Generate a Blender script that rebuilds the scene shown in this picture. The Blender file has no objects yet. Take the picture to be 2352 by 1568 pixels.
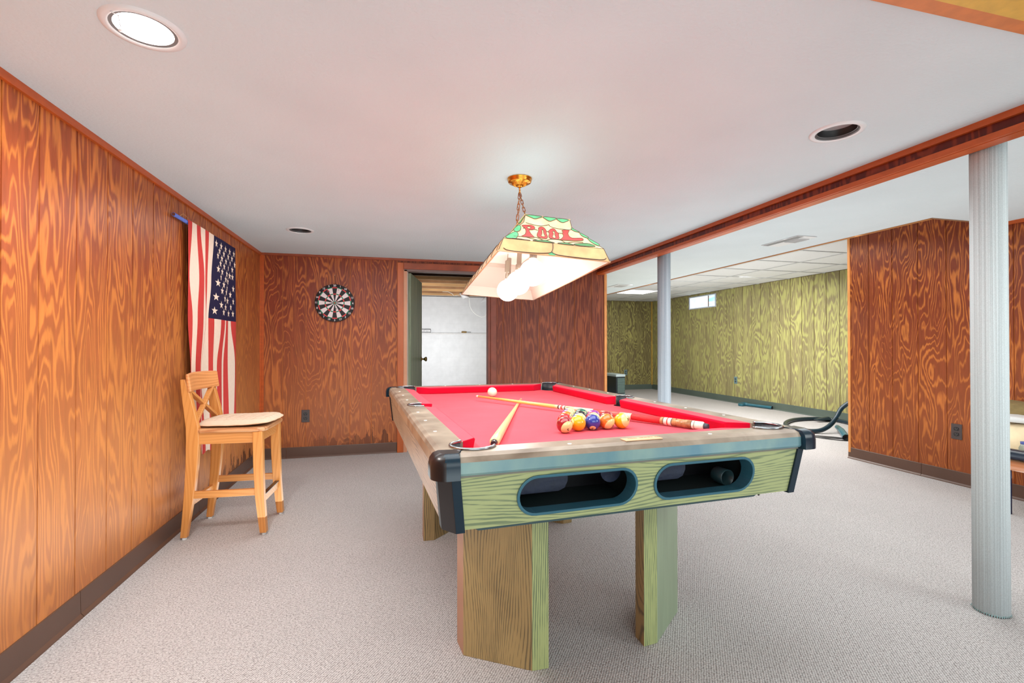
import bpy, math, random
from mathutils import Vector, Matrix, Euler
from mathutils.geometry import tessellate_polygon
random.seed(7)
S = bpy.context.scene
COL = S.collection
PI = math.pi

# ------------------------------------------------------------------ camera
cam_d = bpy.data.cameras.new('camera'); cam = bpy.data.objects.new('camera', cam_d); COL.objects.link(cam)
cam_d.sensor_width = 36; cam_d.lens = 1094.35 / 2352 * 36; cam_d.clip_start = 0.02
th, pit, rol = 0.24758, 0.00701, -0.00067
F = Vector((math.sin(th)*math.cos(pit), math.cos(th)*math.cos(pit), math.sin(pit)))
R0 = Vector((math.cos(th), -math.sin(th), 0)); U0 = R0.cross(F)
R1 = R0*math.cos(rol) + U0*math.sin(rol); U1 = -R0*math.sin(rol) + U0*math.cos(rol)
M = Matrix((R1, U1, -F)).transposed().to_4x4(); M.translation = Vector((0, 0, 1.1))
cam.matrix_world = M
S.camera = cam
# ------------------------------------------------------------------ world, exposure, area lights
S.view_settings.view_transform = 'Standard'; S.view_settings.look = 'None'
S.view_settings.exposure = 0.62; S.view_settings.gamma = 1.0; S.view_settings.use_curve_mapping = False
S.cycles.max_bounces = 8; S.cycles.diffuse_bounces = 3; S.cycles.glossy_bounces = 3
S.cycles.sample_clamp_indirect = 4.0
W = bpy.data.worlds.new('world'); S.world = W; W.use_nodes = True
W.node_tree.nodes['Background'].inputs[0].default_value = (0.93, 0.97, 1.0, 1)
W.node_tree.nodes['Background'].inputs[1].default_value = 0.75

def area(name, loc, aim, sx, sy, power, color=(1, 1, 1), spread=PI):
    l = bpy.data.lights.new(name, 'AREA'); l.shape = 'RECTANGLE'; l.size = sx; l.size_y = sy
    l.energy = power; l.color = color; l.spread = spread
    o = bpy.data.objects.new(name, l); COL.objects.link(o); o.location = loc
    o.rotation_euler = (Vector(aim) - Vector(loc)).to_track_quat('-Z', 'Y').to_euler()
    return o
area('fill_behind_camera', (0.3, -1.3, 1.9), (0.6, 2.5, 0.5), 2.4, 1.0, 13, (.92, 1, .98))  # unseen fill added behind the camera, not a fixture
area('room_light_right', (3.6, -0.6, 1.9), (2.2, 2.6, 0.1), 1.2, 1.0, 18, (.92, 1, .98))
area('ceiling_fill', (0.4, -0.9, 0.08), (0.5, 1.2, 2.0), 1.8, 1.0, 17, (.86, .98, 1))  # added unseen light near the floor that brightens the ceiling
area('ceiling_fill_right', (3.2, -0.7, 0.08), (3.1, 1.6, 2.0), 1.4, 1.0, 15, (.88, .98, 1))  # second added ceiling brightener, unseen, on the right
area('upward_fill_left', (-0.60, 2.7, 0.12), (-0.60, 2.8, 2.0), 0.8, 3.4, 11, (.80, .97, 1))  # unseen fill added low beside the left wall, aimed upward
area('upward_fill_right', (2.6, 3.0, 0.12), (2.5, 3.1, 2.0), 1.4, 3.2, 17, (.86, .97, 1))  # the same kind of added upward fill, right of the table
area('downward_fill_back', (-0.3, 3.7, 1.95), (-0.3, 3.9, 0), 1.2, 1.6, 14, (.95, 1, 1))  # added fill below the ceiling for the back carpet, no fixture
area('downward_fill_front', (0.4, 1.5, 1.95), (0.4, 1.6, 0), 2.0, 1.0, 17, (.95, 1, 1))  # unseen fill added over the near end of the table
area('downward_fill_right', (3.1, 3.0, 1.95), (3.2, 3.2, 0), 1.2, 3.0, 25, (.95, 1, 1))  # added soft fill between header and right wall, not a fixture
area('storage_fill', (0.8, 6.6, 1.0), (0.9, 10.4, 1.0), 1.2, .6, 25, (1, 1, 1), 1.5)  # unseen fill added to brighten the block wall
area('far_room_fill', (4.6, 6.4, 2.1), (4.8, 6.8, 0.0), 2.2, 4.6, 150, (1, 1, .97))  # large unseen fill added besides the lit panel
area('far_room_upward_fill', (4.4, 6.4, 0.1), (4.4, 6.5, 2.0), 2.2, 4.6, 30, (.96, 1, 1))  # unseen upward fill added for the tiled ceiling

# ------------------------------------------------------------------ materials
def new_mat(name):
    m = bpy.data.materials.new(name); m.use_nodes = True
    nt = m.node_tree; b = nt.nodes['Principled BSDF']
    return m, nt, b
def srgb(r, g, b):
    f = lambda c: (c/255/12.92) if c/255 <= .04045 else ((c/255+.055)/1.055)**2.4
    return (f(r), f(g), f(b), 1)
def plain(name, rgb, rough=.5, metal=0, noise=0, nscale=30, bump=0, bscale=200, emis=None, estr=0, spec=None, coat=0, stretch=None):
    m, nt, b = new_mat(name)
    b.inputs['Base Color'].default_value = srgb(*rgb); b.inputs['Roughness'].default_value = rough
    b.inputs['Metallic'].default_value = metal
    if spec is not None: b.inputs['Specular IOR Level'].default_value = spec
    if coat: b.inputs['Coat Weight'].default_value = coat; b.inputs['Coat Roughness'].default_value = .05
    tc = nt.nodes.new('ShaderNodeTexCoord'); src = tc.outputs['Object']
    if stretch:
        mp = nt.nodes.new('ShaderNodeMapping'); mp.inputs['Scale'].default_value = stretch
        nt.links.new(src, mp.inputs[0]); src = mp.outputs[0]
    if noise:
        n = nt.nodes.new('ShaderNodeTexNoise'); n.inputs['Scale'].default_value = nscale; n.inputs['Detail'].default_value = 4
        nt.links.new(src, n.inputs['Vector'])
        r = nt.nodes.new('ShaderNodeValToRGB'); c = srgb(*rgb)
        r.color_ramp.elements[0].position = .3; r.color_ramp.elements[1].position = .7
        r.color_ramp.elements[0].color = tuple(x*(1-noise) for x in c[:3])+(1,)
        r.color_ramp.elements[1].color = tuple(min(1, x*(1+noise)) for x in c[:3])+(1,)
        nt.links.new(n.outputs['Fac'], r.inputs[0]); nt.links.new(r.outputs[0], b.inputs['Base Color'])
    if bump:
        n = nt.nodes.new('ShaderNodeTexNoise'); n.inputs['Scale'].default_value = bscale; n.inputs['Detail'].default_value = 3
        nt.links.new(src, n.inputs['Vector'])
        bp = nt.nodes.new('ShaderNodeBump'); bp.inputs['Strength'].default_value = bump; bp.inputs['Distance'].default_value = .004
        nt.links.new(n.outputs['Fac'], bp.inputs['Height']); nt.links.new(bp.outputs[0], b.inputs['Normal'])
    if emis:
        b.inputs['Emission Color'].default_value = srgb(*emis); b.inputs['Emission Strength'].default_value = estr
    return m
def math_node(nt, op, a=None, b=None, c=None):
    n = nt.nodes.new('ShaderNodeMath'); n.operation = op
    for i, v in enumerate((a, b, c)):
        if v is None: continue
        if isinstance(v, (int, float)): n.inputs[i].default_value = v
        else: nt.links.new(v, n.inputs[i])
    return n.outputs[0]
def ply(name, light, dark, hs=1.6, vs=.42, bands=13, lo=.25, hi=.55, rough=.42, fine=.25, offs=(0, 0, 0), var=.22, sheen=.3, stain=None, stain_z=None, warp=.5, fade=None, detail=2.3):
    """rotary-cut plywood figure: contour bands of a stretched noise field"""
    m, nt, b = new_mat(name); L = nt.links
    tc = nt.nodes.new('ShaderNodeTexCoord')
    mp = nt.nodes.new('ShaderNodeMapping'); mp.inputs['Scale'].default_value = (hs, hs, vs); mp.inputs['Location'].default_value = offs
    L.new(tc.outputs['Object'], mp.inputs[0])
    n = nt.nodes.new('ShaderNodeTexNoise'); n.inputs['Scale'].default_value = 1.0; n.inputs['Detail'].default_value = detail; n.inputs['Roughness'].default_value = .42
    n.inputs['Distortion'].default_value = warp
    L.new(mp.outputs[0], n.inputs['Vector'])
    mp2 = nt.nodes.new('ShaderNodeMapping'); mp2.inputs['Scale'].default_value = (60, 60, 7)
    L.new(tc.outputs['Object'], mp2.inputs[0])
    n2 = nt.nodes.new('ShaderNodeTexNoise'); n2.inputs['Scale'].default_value = 1.0; n2.inputs['Detail'].default_value = 3
    L.new(mp2.outputs[0], n2.inputs['Vector'])
    v = math_node(nt, 'MULTIPLY', n.outputs['Fac'], bands)
    v = math_node(nt, 'ADD', v, math_node(nt, 'MULTIPLY', n2.outputs['Fac'], fine))
    v = math_node(nt, 'PINGPONG', v, .5); v = math_node(nt, 'MULTIPLY', v, 2)
    n3 = nt.nodes.new('ShaderNodeTexNoise'); n3.inputs['Scale'].default_value = 2.2; n3.inputs['Detail'].default_value = 1
    mp3 = nt.nodes.new('ShaderNodeMapping'); mp3.inputs['Scale'].default_value = (1.6, 1.6, .6); L.new(tc.outputs['Object'], mp3.inputs[0]); L.new(mp3.outputs[0], n3.inputs['Vector'])
    v = math_node(nt, 'ADD', v, math_node(nt, 'MULTIPLY', math_node(nt, 'SUBTRACT', n3.outputs['Fac'], .5), 1.1))
    ramp = nt.nodes.new('ShaderNodeValToRGB'); e = ramp.color_ramp.elements
    e[0].position = lo; e[0].color = srgb(*light); e[1].position = hi; e[1].color = srgb(*dark)
    L.new(v, ramp.inputs[0])
    # streaks
    mx = nt.nodes.new('ShaderNodeMix'); mx.data_type = 'RGBA'; mx.blend_type = 'MULTIPLY'; mx.inputs[0].default_value = 1
    r2 = nt.nodes.new('ShaderNodeValToRGB'); r2.color_ramp.elements[0].position = .3; r2.color_ramp.elements[0].color = (1-var, 1-var, 1-var, 1)
    r2.color_ramp.elements[1].position = .7; r2.color_ramp.elements[1].color = (1+var*.3,)*3+(1,)
    L.new(n2.outputs['Fac'], r2.inputs[0]); L.new(ramp.outputs[0], mx.inputs[6]); L.new(r2.outputs[0], mx.inputs[7])
    out = mx.outputs[2]
    oi = nt.nodes.new('ShaderNodeObjectInfo')
    hsv = nt.nodes.new('ShaderNodeHueSaturation'); L.new(out, hsv.inputs['Color'])
    L.new(math_node(nt, 'ADD', math_node(nt, 'MULTIPLY', oi.outputs['Random'], .16), .92), hsv.inputs['Value'])
    out = hsv.outputs[0]
    if fade is not None:
        # the old water line: boards bleached below it, with a wavering edge
        zl, amt, col = fade
        sp = nt.nodes.new('ShaderNodeSeparateXYZ'); L.new(tc.outputs['Object'], sp.inputs[0])
        nf = nt.nodes.new('ShaderNodeTexNoise'); nf.inputs['Scale'].default_value = 1.3; nf.inputs['Detail'].default_value = 3; L.new(tc.outputs['Object'], nf.inputs['Vector'])
        zz = math_node(nt, 'ADD', sp.outputs['Z'], math_node(nt, 'MULTIPLY', math_node(nt, 'SUBTRACT', nf.outputs['Fac'], .5), .5))
        mr = nt.nodes.new('ShaderNodeMapRange'); mr.inputs[1].default_value = zl+.55; mr.inputs[2].default_value = zl-.35; mr.inputs[3].default_value = 0; mr.inputs[4].default_value = amt
        L.new(zz, mr.inputs[0])
        mf = nt.nodes.new('ShaderNodeMix'); mf.data_type = 'RGBA'; L.new(mr.outputs[0], mf.inputs[0]); L.new(out, mf.inputs[6]); mf.inputs[7].default_value = srgb(*col)
        out = mf.outputs[2]
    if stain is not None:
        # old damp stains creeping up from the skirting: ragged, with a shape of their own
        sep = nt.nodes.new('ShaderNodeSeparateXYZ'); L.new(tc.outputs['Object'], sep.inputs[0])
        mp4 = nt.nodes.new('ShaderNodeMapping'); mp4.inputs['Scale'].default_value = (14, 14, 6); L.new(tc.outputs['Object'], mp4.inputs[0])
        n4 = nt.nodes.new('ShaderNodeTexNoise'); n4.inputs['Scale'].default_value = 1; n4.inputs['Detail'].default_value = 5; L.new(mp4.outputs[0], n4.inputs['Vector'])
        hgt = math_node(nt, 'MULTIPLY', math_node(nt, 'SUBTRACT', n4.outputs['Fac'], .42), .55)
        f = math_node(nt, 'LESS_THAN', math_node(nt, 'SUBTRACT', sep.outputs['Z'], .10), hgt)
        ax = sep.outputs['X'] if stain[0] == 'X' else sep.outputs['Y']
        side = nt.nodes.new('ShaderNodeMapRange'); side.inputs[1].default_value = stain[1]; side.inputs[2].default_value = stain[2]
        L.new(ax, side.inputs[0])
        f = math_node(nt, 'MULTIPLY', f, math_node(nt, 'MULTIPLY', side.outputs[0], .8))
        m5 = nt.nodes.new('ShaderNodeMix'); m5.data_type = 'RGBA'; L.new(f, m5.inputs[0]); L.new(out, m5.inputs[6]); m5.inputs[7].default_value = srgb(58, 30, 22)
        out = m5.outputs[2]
    L.new(out, b.inputs['Base Color'])
    b.inputs['Roughness'].default_value = rough; b.inputs['Specular IOR Level'].default_value = sheen
    bp = nt.nodes.new('ShaderNodeBump'); bp.inputs['Strength'].default_value = .12; bp.inputs['Distance'].default_value = .002
    L.new(n2.outputs['Fac'], bp.inputs['Height']); L.new(bp.outputs[0], b.inputs['Normal'])
    return m
def oak(name, base, line, acr=(0, 0, 1), freq=85, amp=9, nsc=(3, 3, 3), rough=.45, edge=.5, width=.32, fleck=True):
    """oak / pine figure: fine parallel grain lines (acr = direction across them) bent by a slow noise into cathedrals"""
    m, nt, b = new_mat(name); L = nt.links
    tc = nt.nodes.new('ShaderNodeTexCoord')
    vm = nt.nodes.new('ShaderNodeVectorMath'); vm.operation = 'DOT_PRODUCT'; L.new(tc.outputs['Object'], vm.inputs[0]); vm.inputs[1].default_value = acr
    mp = nt.nodes.new('ShaderNodeMapping'); mp.inputs['Scale'].default_value = nsc; L.new(tc.outputs['Object'], mp.inputs[0])
    n = nt.nodes.new('ShaderNodeTexNoise'); n.inputs['Scale'].default_value = 1; n.inputs['Detail'].default_value = 1.5; n.inputs['Roughness'].default_value = .4; L.new(mp.outputs[0], n.inputs['Vector'])
    v = math_node(nt, 'ADD', math_node(nt, 'MULTIPLY', vm.outputs['Value'], freq), math_node(nt, 'MULTIPLY', n.outputs['Fac'], amp))
    v = math_node(nt, 'MULTIPLY', math_node(nt, 'PINGPONG', v, .5), 2)
    n3 = nt.nodes.new('ShaderNodeTexNoise'); n3.inputs['Scale'].default_value = 2.4; n3.inputs['Detail'].default_value = 1; L.new(mp.outputs[0], n3.inputs['Vector'])
    v = math_node(nt, 'ADD', v, math_node(nt, 'MULTIPLY', math_node(nt, 'SUBTRACT', n3.outputs['Fac'], .5), 1.2))
    a = [abs(q) for q in acr]
    mp2 = nt.nodes.new('ShaderNodeMapping'); mp2.inputs['Scale'].default_value = [260 if q > .3 else 14 for q in a]; L.new(tc.outputs['Object'], mp2.inputs[0])
    n2 = nt.nodes.new('ShaderNodeTexNoise'); n2.inputs['Scale'].default_value = 1; n2.inputs['Detail'].default_value = 2; L.new(mp2.outputs[0], n2.inputs['Vector'])
    v = math_node(nt, 'ADD', v, math_node(nt, 'MULTIPLY', math_node(nt, 'SUBTRACT', n2.outputs['Fac'], .5), 1.1 if fleck else .3))
    r = nt.nodes.new('ShaderNodeValToRGB'); e = r.color_ramp.elements
    e[0].position = edge; e[0].color = (0, 0, 0, 1); e[1].position = min(1, edge+width); e[1].color = (1, 1, 1, 1); L.new(v, r.inputs[0])
    mx = nt.nodes.new('ShaderNodeMix'); mx.data_type = 'RGBA'; L.new(r.outputs[0], mx.inputs[0])
    mx.inputs[6].default_value = srgb(*base); mx.inputs[7].default_value = srgb(*line)
    L.new(mx.outputs[2], b.inputs['Base Color']); b.inputs['Roughness'].default_value = rough
    return m
def mottled(name, a, c, scale=9, rough=.3, stretch=(1, 1, 1), lo=.35, hi=.65):
    m, nt, b = new_mat(name); L = nt.links
    tc = nt.nodes.new('ShaderNodeTexCoord'); mp = nt.nodes.new('ShaderNodeMapping'); mp.inputs['Scale'].default_value = stretch; L.new(tc.outputs['Object'], mp.inputs[0])
    n = nt.nodes.new('ShaderNodeTexNoise'); n.inputs['Scale'].default_value = scale; n.inputs['Detail'].default_value = 5; n.inputs['Distortion'].default_value = .6
    L.new(mp.outputs[0], n.inputs['Vector'])
    r = nt.nodes.new('ShaderNodeValToRGB'); e = r.color_ramp.elements; e[0].position = lo; e[0].color = srgb(*a); e[1].position = hi; e[1].color = srgb(*c)
    L.new(n.outputs['Fac'], r.inputs[0]); L.new(r.outputs[0], b.inputs['Base Color']); b.inputs['Roughness'].default_value = rough
    return m

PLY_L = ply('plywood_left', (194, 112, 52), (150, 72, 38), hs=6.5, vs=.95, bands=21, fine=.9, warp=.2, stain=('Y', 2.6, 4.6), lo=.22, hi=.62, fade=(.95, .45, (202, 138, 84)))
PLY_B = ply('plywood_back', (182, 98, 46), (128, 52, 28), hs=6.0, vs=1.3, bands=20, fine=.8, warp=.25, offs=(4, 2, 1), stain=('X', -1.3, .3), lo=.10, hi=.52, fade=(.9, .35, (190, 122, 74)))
PLY_B2 = ply('plywood_back_plain', (146, 76, 46), (108, 48, 32), hs=8, vs=.8, bands=14, fine=1.0, warp=.2, offs=(9, 2, 5), lo=.15, hi=.6, fade=(.9, .2, (160, 90, 58)))
PLY_R = ply('plywood_right', (184, 104, 48), (122, 54, 30), hs=6, vs=1.3, bands=20, fine=.9, warp=.3, offs=(2, 7, 3), lo=.04, hi=.46, fade=(.8, .25, (184, 108, 56)))
PLY_G = ply('plywood_olive', (176, 172, 108), (142, 131, 94), hs=4.5, vs=.9, bands=18, fine=.8, warp=.3, offs=(1, 3, 8), lo=.24, hi=.64)
PLY_G2 = ply('plywood_olive_dark', (172, 164, 100), (120, 108, 74), hs=5.5, vs=1.3, bands=19, fine=.7, warp=.3, offs=(3, 3, 2), lo=.16, hi=.52)
GROOVE = plain('groove_orange', (196, 106, 44), .6)
GROOVE_G = plain('groove_brown', (104, 82, 42), .7)
TRIM = plain('stained_trim', (180, 80, 26), .4, noise=.12, nscale=14, stretch=(1, 1, 3))
TRIM_D = plain('stained_trim_dark', (150, 66, 32), .4, noise=.2, nscale=14)
TRIM_L = plain('light_trim', (214, 142, 78), .45, noise=.1, nscale=12)
FASCIA = ply('fascia_wood', (128, 48, 22), (92, 30, 18), hs=6, vs=1, bands=12, rough=.4)
BASE_B = plain('vinyl_base_brown', (92, 66, 54), .38, noise=.12, nscale=3)
BASE_G = plain('vinyl_base_green', (86, 98, 90), .4, noise=.08, nscale=3)
WHITE_T = plain('white_enamel', (226, 226, 226), .45)
TILE = plain('ceiling_tile', (214, 214, 214), .9, noise=.05, nscale=160, bump=.3, bscale=180)
GRID = plain('grid_metal', (190, 192, 194), .5)
BLACK = plain('black_plastic', (30, 30, 32), .35)
CEIL = None
def ceiling_mat():
    m, nt, b = new_mat('stippled_ceiling'); L = nt.links
    tc = nt.nodes.new('ShaderNodeTexCoord')
    n = nt.nodes.new('ShaderNodeTexNoise'); n.inputs['Scale'].default_value = 75; n.inputs['Detail'].default_value = 4; L.new(tc.outputs['Object'], n.inputs['Vector'])
    bp = nt.nodes.new('ShaderNodeBump'); bp.inputs['Strength'].default_value = .55; bp.inputs['Distance'].default_value = .004
    L.new(n.outputs['Fac'], bp.inputs['Height']); L.new(bp.outputs[0], b.inputs['Normal'])
    n2 = nt.nodes.new('ShaderNodeTexNoise'); n2.inputs['Scale'].default_value = 2.5; L.new(tc.outputs['Object'], n2.inputs['Vector'])
    r = nt.nodes.new('ShaderNodeValToRGB'); r.color_ramp.elements[0].color = srgb(198, 206, 208); r.color_ramp.elements[1].color = srgb(208, 216, 218)
    L.new(n2.outputs['Fac'], r.inputs[0]); L.new(r.outputs[0], b.inputs['Base Color']); b.inputs['Roughness'].default_value = .9; b.inputs['Specular IOR Level'].default_value = .15
    return m
CEIL = ceiling_mat()
def carpet_mat():
    m, nt, b = new_mat('berber_carpet'); L = nt.links
    tc = nt.nodes.new('ShaderNodeTexCoord')
    mp = nt.nodes.new('ShaderNodeMapping'); mp.inputs['Rotation'].default_value = (0, 0, math.radians(28)); mp.inputs['Scale'].default_value = (115, 150, 1)
    L.new(tc.outputs['Object'], mp.inputs[0])
    v = nt.nodes.new('ShaderNodeTexVoronoi'); v.inputs['Scale'].default_value = 1; v.inputs['Randomness'].default_value = .25; L.new(mp.outputs[0], v.inputs['Vector'])
    n = nt.nodes.new('ShaderNodeTexNoise'); n.inputs['Scale'].default_value = 210; n.inputs['Detail'].default_value = 2; L.new(tc.outputs['Object'], n.inputs['Vector'])
    n2 = nt.nodes.new('ShaderNodeTexNoise'); n2.inputs['Scale'].default_value = 1.7; n2.inputs['Detail'].default_value = 3; L.new(tc.outputs['Object'], n2.inputs['Vector'])
    h = math_node(nt, 'ADD', v.outputs['Distance'], math_node(nt, 'MULTIPLY', n.outputs['Fac'], .45))
    r = nt.nodes.new('ShaderNodeValToRGB'); e = r.color_ramp.elements
    e[0].position = .42; e[0].color = srgb(212, 208, 207); e[1].position = .96; e[1].color = srgb(112, 104, 102)
    L.new(h, r.inputs[0])
    hs = nt.nodes.new('ShaderNodeHueSaturation'); L.new(r.outputs[0], hs.inputs['Color'])
    L.new(math_node(nt, 'ADD', math_node(nt, 'MULTIPLY', n2.outputs['Fac'], .16), .92), hs.inputs['Value'])
    L.new(hs.outputs[0], b.inputs['Base Color']); b.inputs['Roughness'].default_value = 1; b.inputs['Specular IOR Level'].default_value = .05
    bp = nt.nodes.new('ShaderNodeBump'); bp.inputs['Strength'].default_value = .7; bp.inputs['Distance'].default_value = .004; bp.invert = True
    L.new(h, bp.inputs['Height']); L.new(bp.outputs[0], b.inputs['Normal'])
    return m
CARPET = carpet_mat()

# ------------------------------------------------------------------ mesh helpers
class MB:
    def __init__(s): s.v = []; s.f = []; s.m = []; s.s = []
    def add(s, vs, fs, mi=0, smooth=False):
        o = len(s.v); s.v += [tuple(p) for p in vs]
        for f in fs: s.f.append([i+o for i in f]); s.m.append(mi); s.s.append(smooth)
        return s
    def box(s, a, b, mi=0):
        x0, y0, z0 = a; x1, y1, z1 = b
        return s.add([(x0,y0,z0),(x1,y0,z0),(x1,y1,z0),(x0,y1,z0),(x0,y0,z1),(x1,y0,z1),(x1,y1,z1),(x0,y1,z1)],
                     [(0,3,2,1),(4,5,6,7),(0,1,5,4),(1,2,6,5),(2,3,7,6),(3,0,4,7)], mi)
    def bar(s, p, q, w, h, mi=0, up=(0, 0, 1)):
        p = Vector(p); q = Vector(q); d = (q-p).normalized(); u = Vector(up); r = d.cross(u).normalized(); u = r.cross(d)
        vs = [p+r*a*w/2+u*b*h/2 for a, b in ((-1,-1),(1,-1),(1,1),(-1,1))]+[q+r*a*w/2+u*b*h/2 for a, b in ((-1,-1),(1,-1),(1,1),(-1,1))]
        return s.add(vs, [(3,2,1,0),(4,5,6,7),(0,1,5,4),(1,2,6,5),(2,3,7,6),(3,0,4,7)], mi)
    def prism(s, poly, z0, z1, mi=0, top=None):
        n = len(poly); top = top or poly
        vs = [(x, y, z0) for x, y in poly]+[(x, y, z1) for x, y in top]
        return s.add(vs, [tuple(reversed(range(n))), tuple(range(n, 2*n))]+[(i, (i+1) % n, n+(i+1) % n, n+i) for i in range(n)], mi)
    def layers(s, polys, zs, mis=0, capm=None, smooth=False, bottom=True):
        n = len(polys[0]); o = len(s.v)
        for P, z in zip(polys, zs): s.v += [(x, y, z) for x, y in P]
        for k in range(len(polys)-1):
            mi = mis[k] if isinstance(mis, (list, tuple)) else mis
            for i in range(n):
                s.f.append([o+k*n+i, o+k*n+(i+1) % n, o+(k+1)*n+(i+1) % n, o+(k+1)*n+i]); s.m.append(mi); s.s.append(smooth)
        if bottom: s.f.append([o+i for i in reversed(range(n))]); s.m.append(mis[0] if isinstance(mis, (list, tuple)) else mis); s.s.append(False)
        s.f.append([o+(len(polys)-1)*n+i for i in range(n)]); s.m.append(capm if capm is not None else (mis[-1] if isinstance(mis, (list, tuple)) else mis)); s.s.append(False)
        return s
    def lathe(s, prof, n=32, mi=0, c=(0, 0, 0), a0=0, a1=2*PI, mat=None, smooth=True):
        full = abs(a1-a0-2*PI) < 1e-6; k = n if full else n+1; vs = []; fs = []
        for r, z in prof:
            for i in range(k):
                a = a0+(a1-a0)*i/n; p = Vector((r*math.cos(a), r*math.sin(a), z))
                if mat: p = mat @ p
                vs.append((p[0]+c[0], p[1]+c[1], p[2]+c[2]))
        for j in range(len(prof)-1):
            for i in range(n if full else n):
                i2 = (i+1) % k if full else i+1
                fs.append((j*k+i, j*k+i2, (j+1)*k+i2, (j+1)*k+i))
        return s.add(vs, fs, mi, smooth)
    def tube(s, pts, r, n=8, mi=0, closed=False, smooth=True, caps=True):
        pts = [Vector(p) for p in pts]; N = len(pts); rr = r if isinstance(r, (list, tuple)) else [r]*N
        vs = []; prev = None
        for i, p in enumerate(pts):
            a = pts[(i-1) % N] if (closed or i > 0) else p; b = pts[(i+1) % N] if (closed or i < N-1) else p
            d = (b-a).normalized()
            if prev is None:
                u = Vector((0, 0, 1)) if abs(d.z) < .9 else Vector((1, 0, 0)); x = d.cross(u).normalized()
            else: x = (prev-d*prev.dot(d)).normalized()
            prev = x; y = d.cross(x)
            for k in range(n):
                an = 2*PI*k/n; vs.append(p+(x*math.cos(an)+y*math.sin(an))*rr[i])
        fs = [(i*n+k, i*n+(k+1) % n, ((i+1) % N)*n+(k+1) % n, ((i+1) % N)*n+k) for i in range(N if closed else N-1) for k in range(n)]
        s.add(vs, fs, mi, smooth)
        if caps and not closed:
            o = len(s.v)-len(vs)
            s.f.append([o+k for k in reversed(range(n))]); s.m.append(mi); s.s.append(False)
            s.f.append([o+(N-1)*n+k for k in range(n)]); s.m.append(mi); s.s.append(False)
        return s
    def sphere(s, c, r, nu=24, nv=14, mi=0):
        prof = [(r*math.sin(PI*j/nv), -r*math.cos(PI*j/nv)) for j in range(nv+1)]
        return s.lathe([(max(p[0], 1e-5), p[1]) for p in prof], nu, mi, c)
    def holes(s, outer, holes, to3, depth_vec, mi=0, edge_mi=None):
        """flat plate with holes: 2d loops, to3 maps 2d->3d, extruded by depth_vec"""
        loops = [outer]+holes; flat = [p for l in loops for p in l]
        tris = tessellate_polygon([[Vector((p[0], p[1], 0)) for p in l] for l in loops])
        A = [Vector(to3(p)) for p in flat]; B = [p+Vector(depth_vec) for p in A]; n = len(flat)
        s.add(A+B, [tuple(t) for t in tris]+[(t[2]+n, t[1]+n, t[0]+n) for t in tris], mi)
        o = len(s.v)-2*n; st = 0
        for l in loops:
            for i in range(len(l)):
                a = st+i; b = st+(i+1) % len(l); s.f.append([o+a, o+b, o+n+b, o+n+a]); s.m.append(edge_mi if edge_mi is not None else mi); s.s.append(False)
            st += len(l)
        return s
    def xf(s, mat):
        s.v = [tuple(mat @ Vector(p)) for p in s.v]; return s
    def build(s, name, mats, parent=None, bevel=0, autosmooth=False, recalc=True):
        me = bpy.data.meshes.new(name); me.from_pydata(s.v, [], s.f)
        mats = mats if isinstance(mats, (list, tuple)) else [mats]
        for m in mats: me.materials.append(m)
        me.polygons.foreach_set('material_index', [min(i, len(mats)-1) for i in s.m]); me.polygons.foreach_set('use_smooth', s.s)
        if recalc:
            import bmesh
            bm = bmesh.new(); bm.from_mesh(me); bmesh.ops.recalc_face_normals(bm, faces=bm.faces); bm.to_mesh(me); bm.free()
        me.update()
        o = bpy.data.objects.new(name, me); COL.objects.link(o)
        if parent: o.parent = parent
        if bevel:
            b = o.modifiers.new('bevel', 'BEVEL'); b.width = bevel; b.segments = 2; b.limit_method = 'ANGLE'; b.angle_limit = .6
        return o
def thing(name, label, cat, loc=(0, 0, 0), rot=(0, 0, 0), group=None):
    o = bpy.data.objects.new(name, None); COL.objects.link(o); o.location = loc; o.rotation_euler = rot
    o['label'] = label; o['category'] = cat; o.empty_display_size = .05
    if group: o['group'] = group
    return o
def tag(o, label, cat, group=None):
    o['label'] = label; o['category'] = cat
    if group: o['group'] = group
    return o
def struct(o): o['kind'] = 'structure'; return o
def stuff(o): o['kind'] = 'stuff'; return o
def text_mb(txt, size, to3, mi=0, bold=0.0):
    cu = bpy.data.curves.new('t', 'FONT'); cu.body = txt; cu.size = size; cu.align_x = 'CENTER'; cu.align_y = 'CENTER'; cu.offset = bold; cu.resolution_u = 3
    ob = bpy.data.objects.new('t', cu); COL.objects.link(ob)
    dg = bpy.context.evaluated_depsgraph_get(); dg.update()
    me = bpy.data.meshes.new_from_object(ob.evaluated_get(dg))
    mb = MB(); mb.add([to3(v.co.x, v.co.y) for v in me.vertices], [tuple(p.vertices) for p in me.polygons], mi)
    bpy.data.objects.remove(ob); bpy.data.curves.remove(cu); bpy.data.meshes.remove(me)
    return mb
def join(a, b):
    o = len(a.v); a.v += b.v; a.f += [[i+o for i in f] for f in b.f]; a.m += b.m; a.s += b.s; return a
def arc(c, r, a0, a1, n):
    return [(c[0]+r*math.cos(a0+(a1-a0)*i/n), c[1]+r*math.sin(a0+(a1-a0)*i/n)) for i in range(n+1)]

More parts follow.
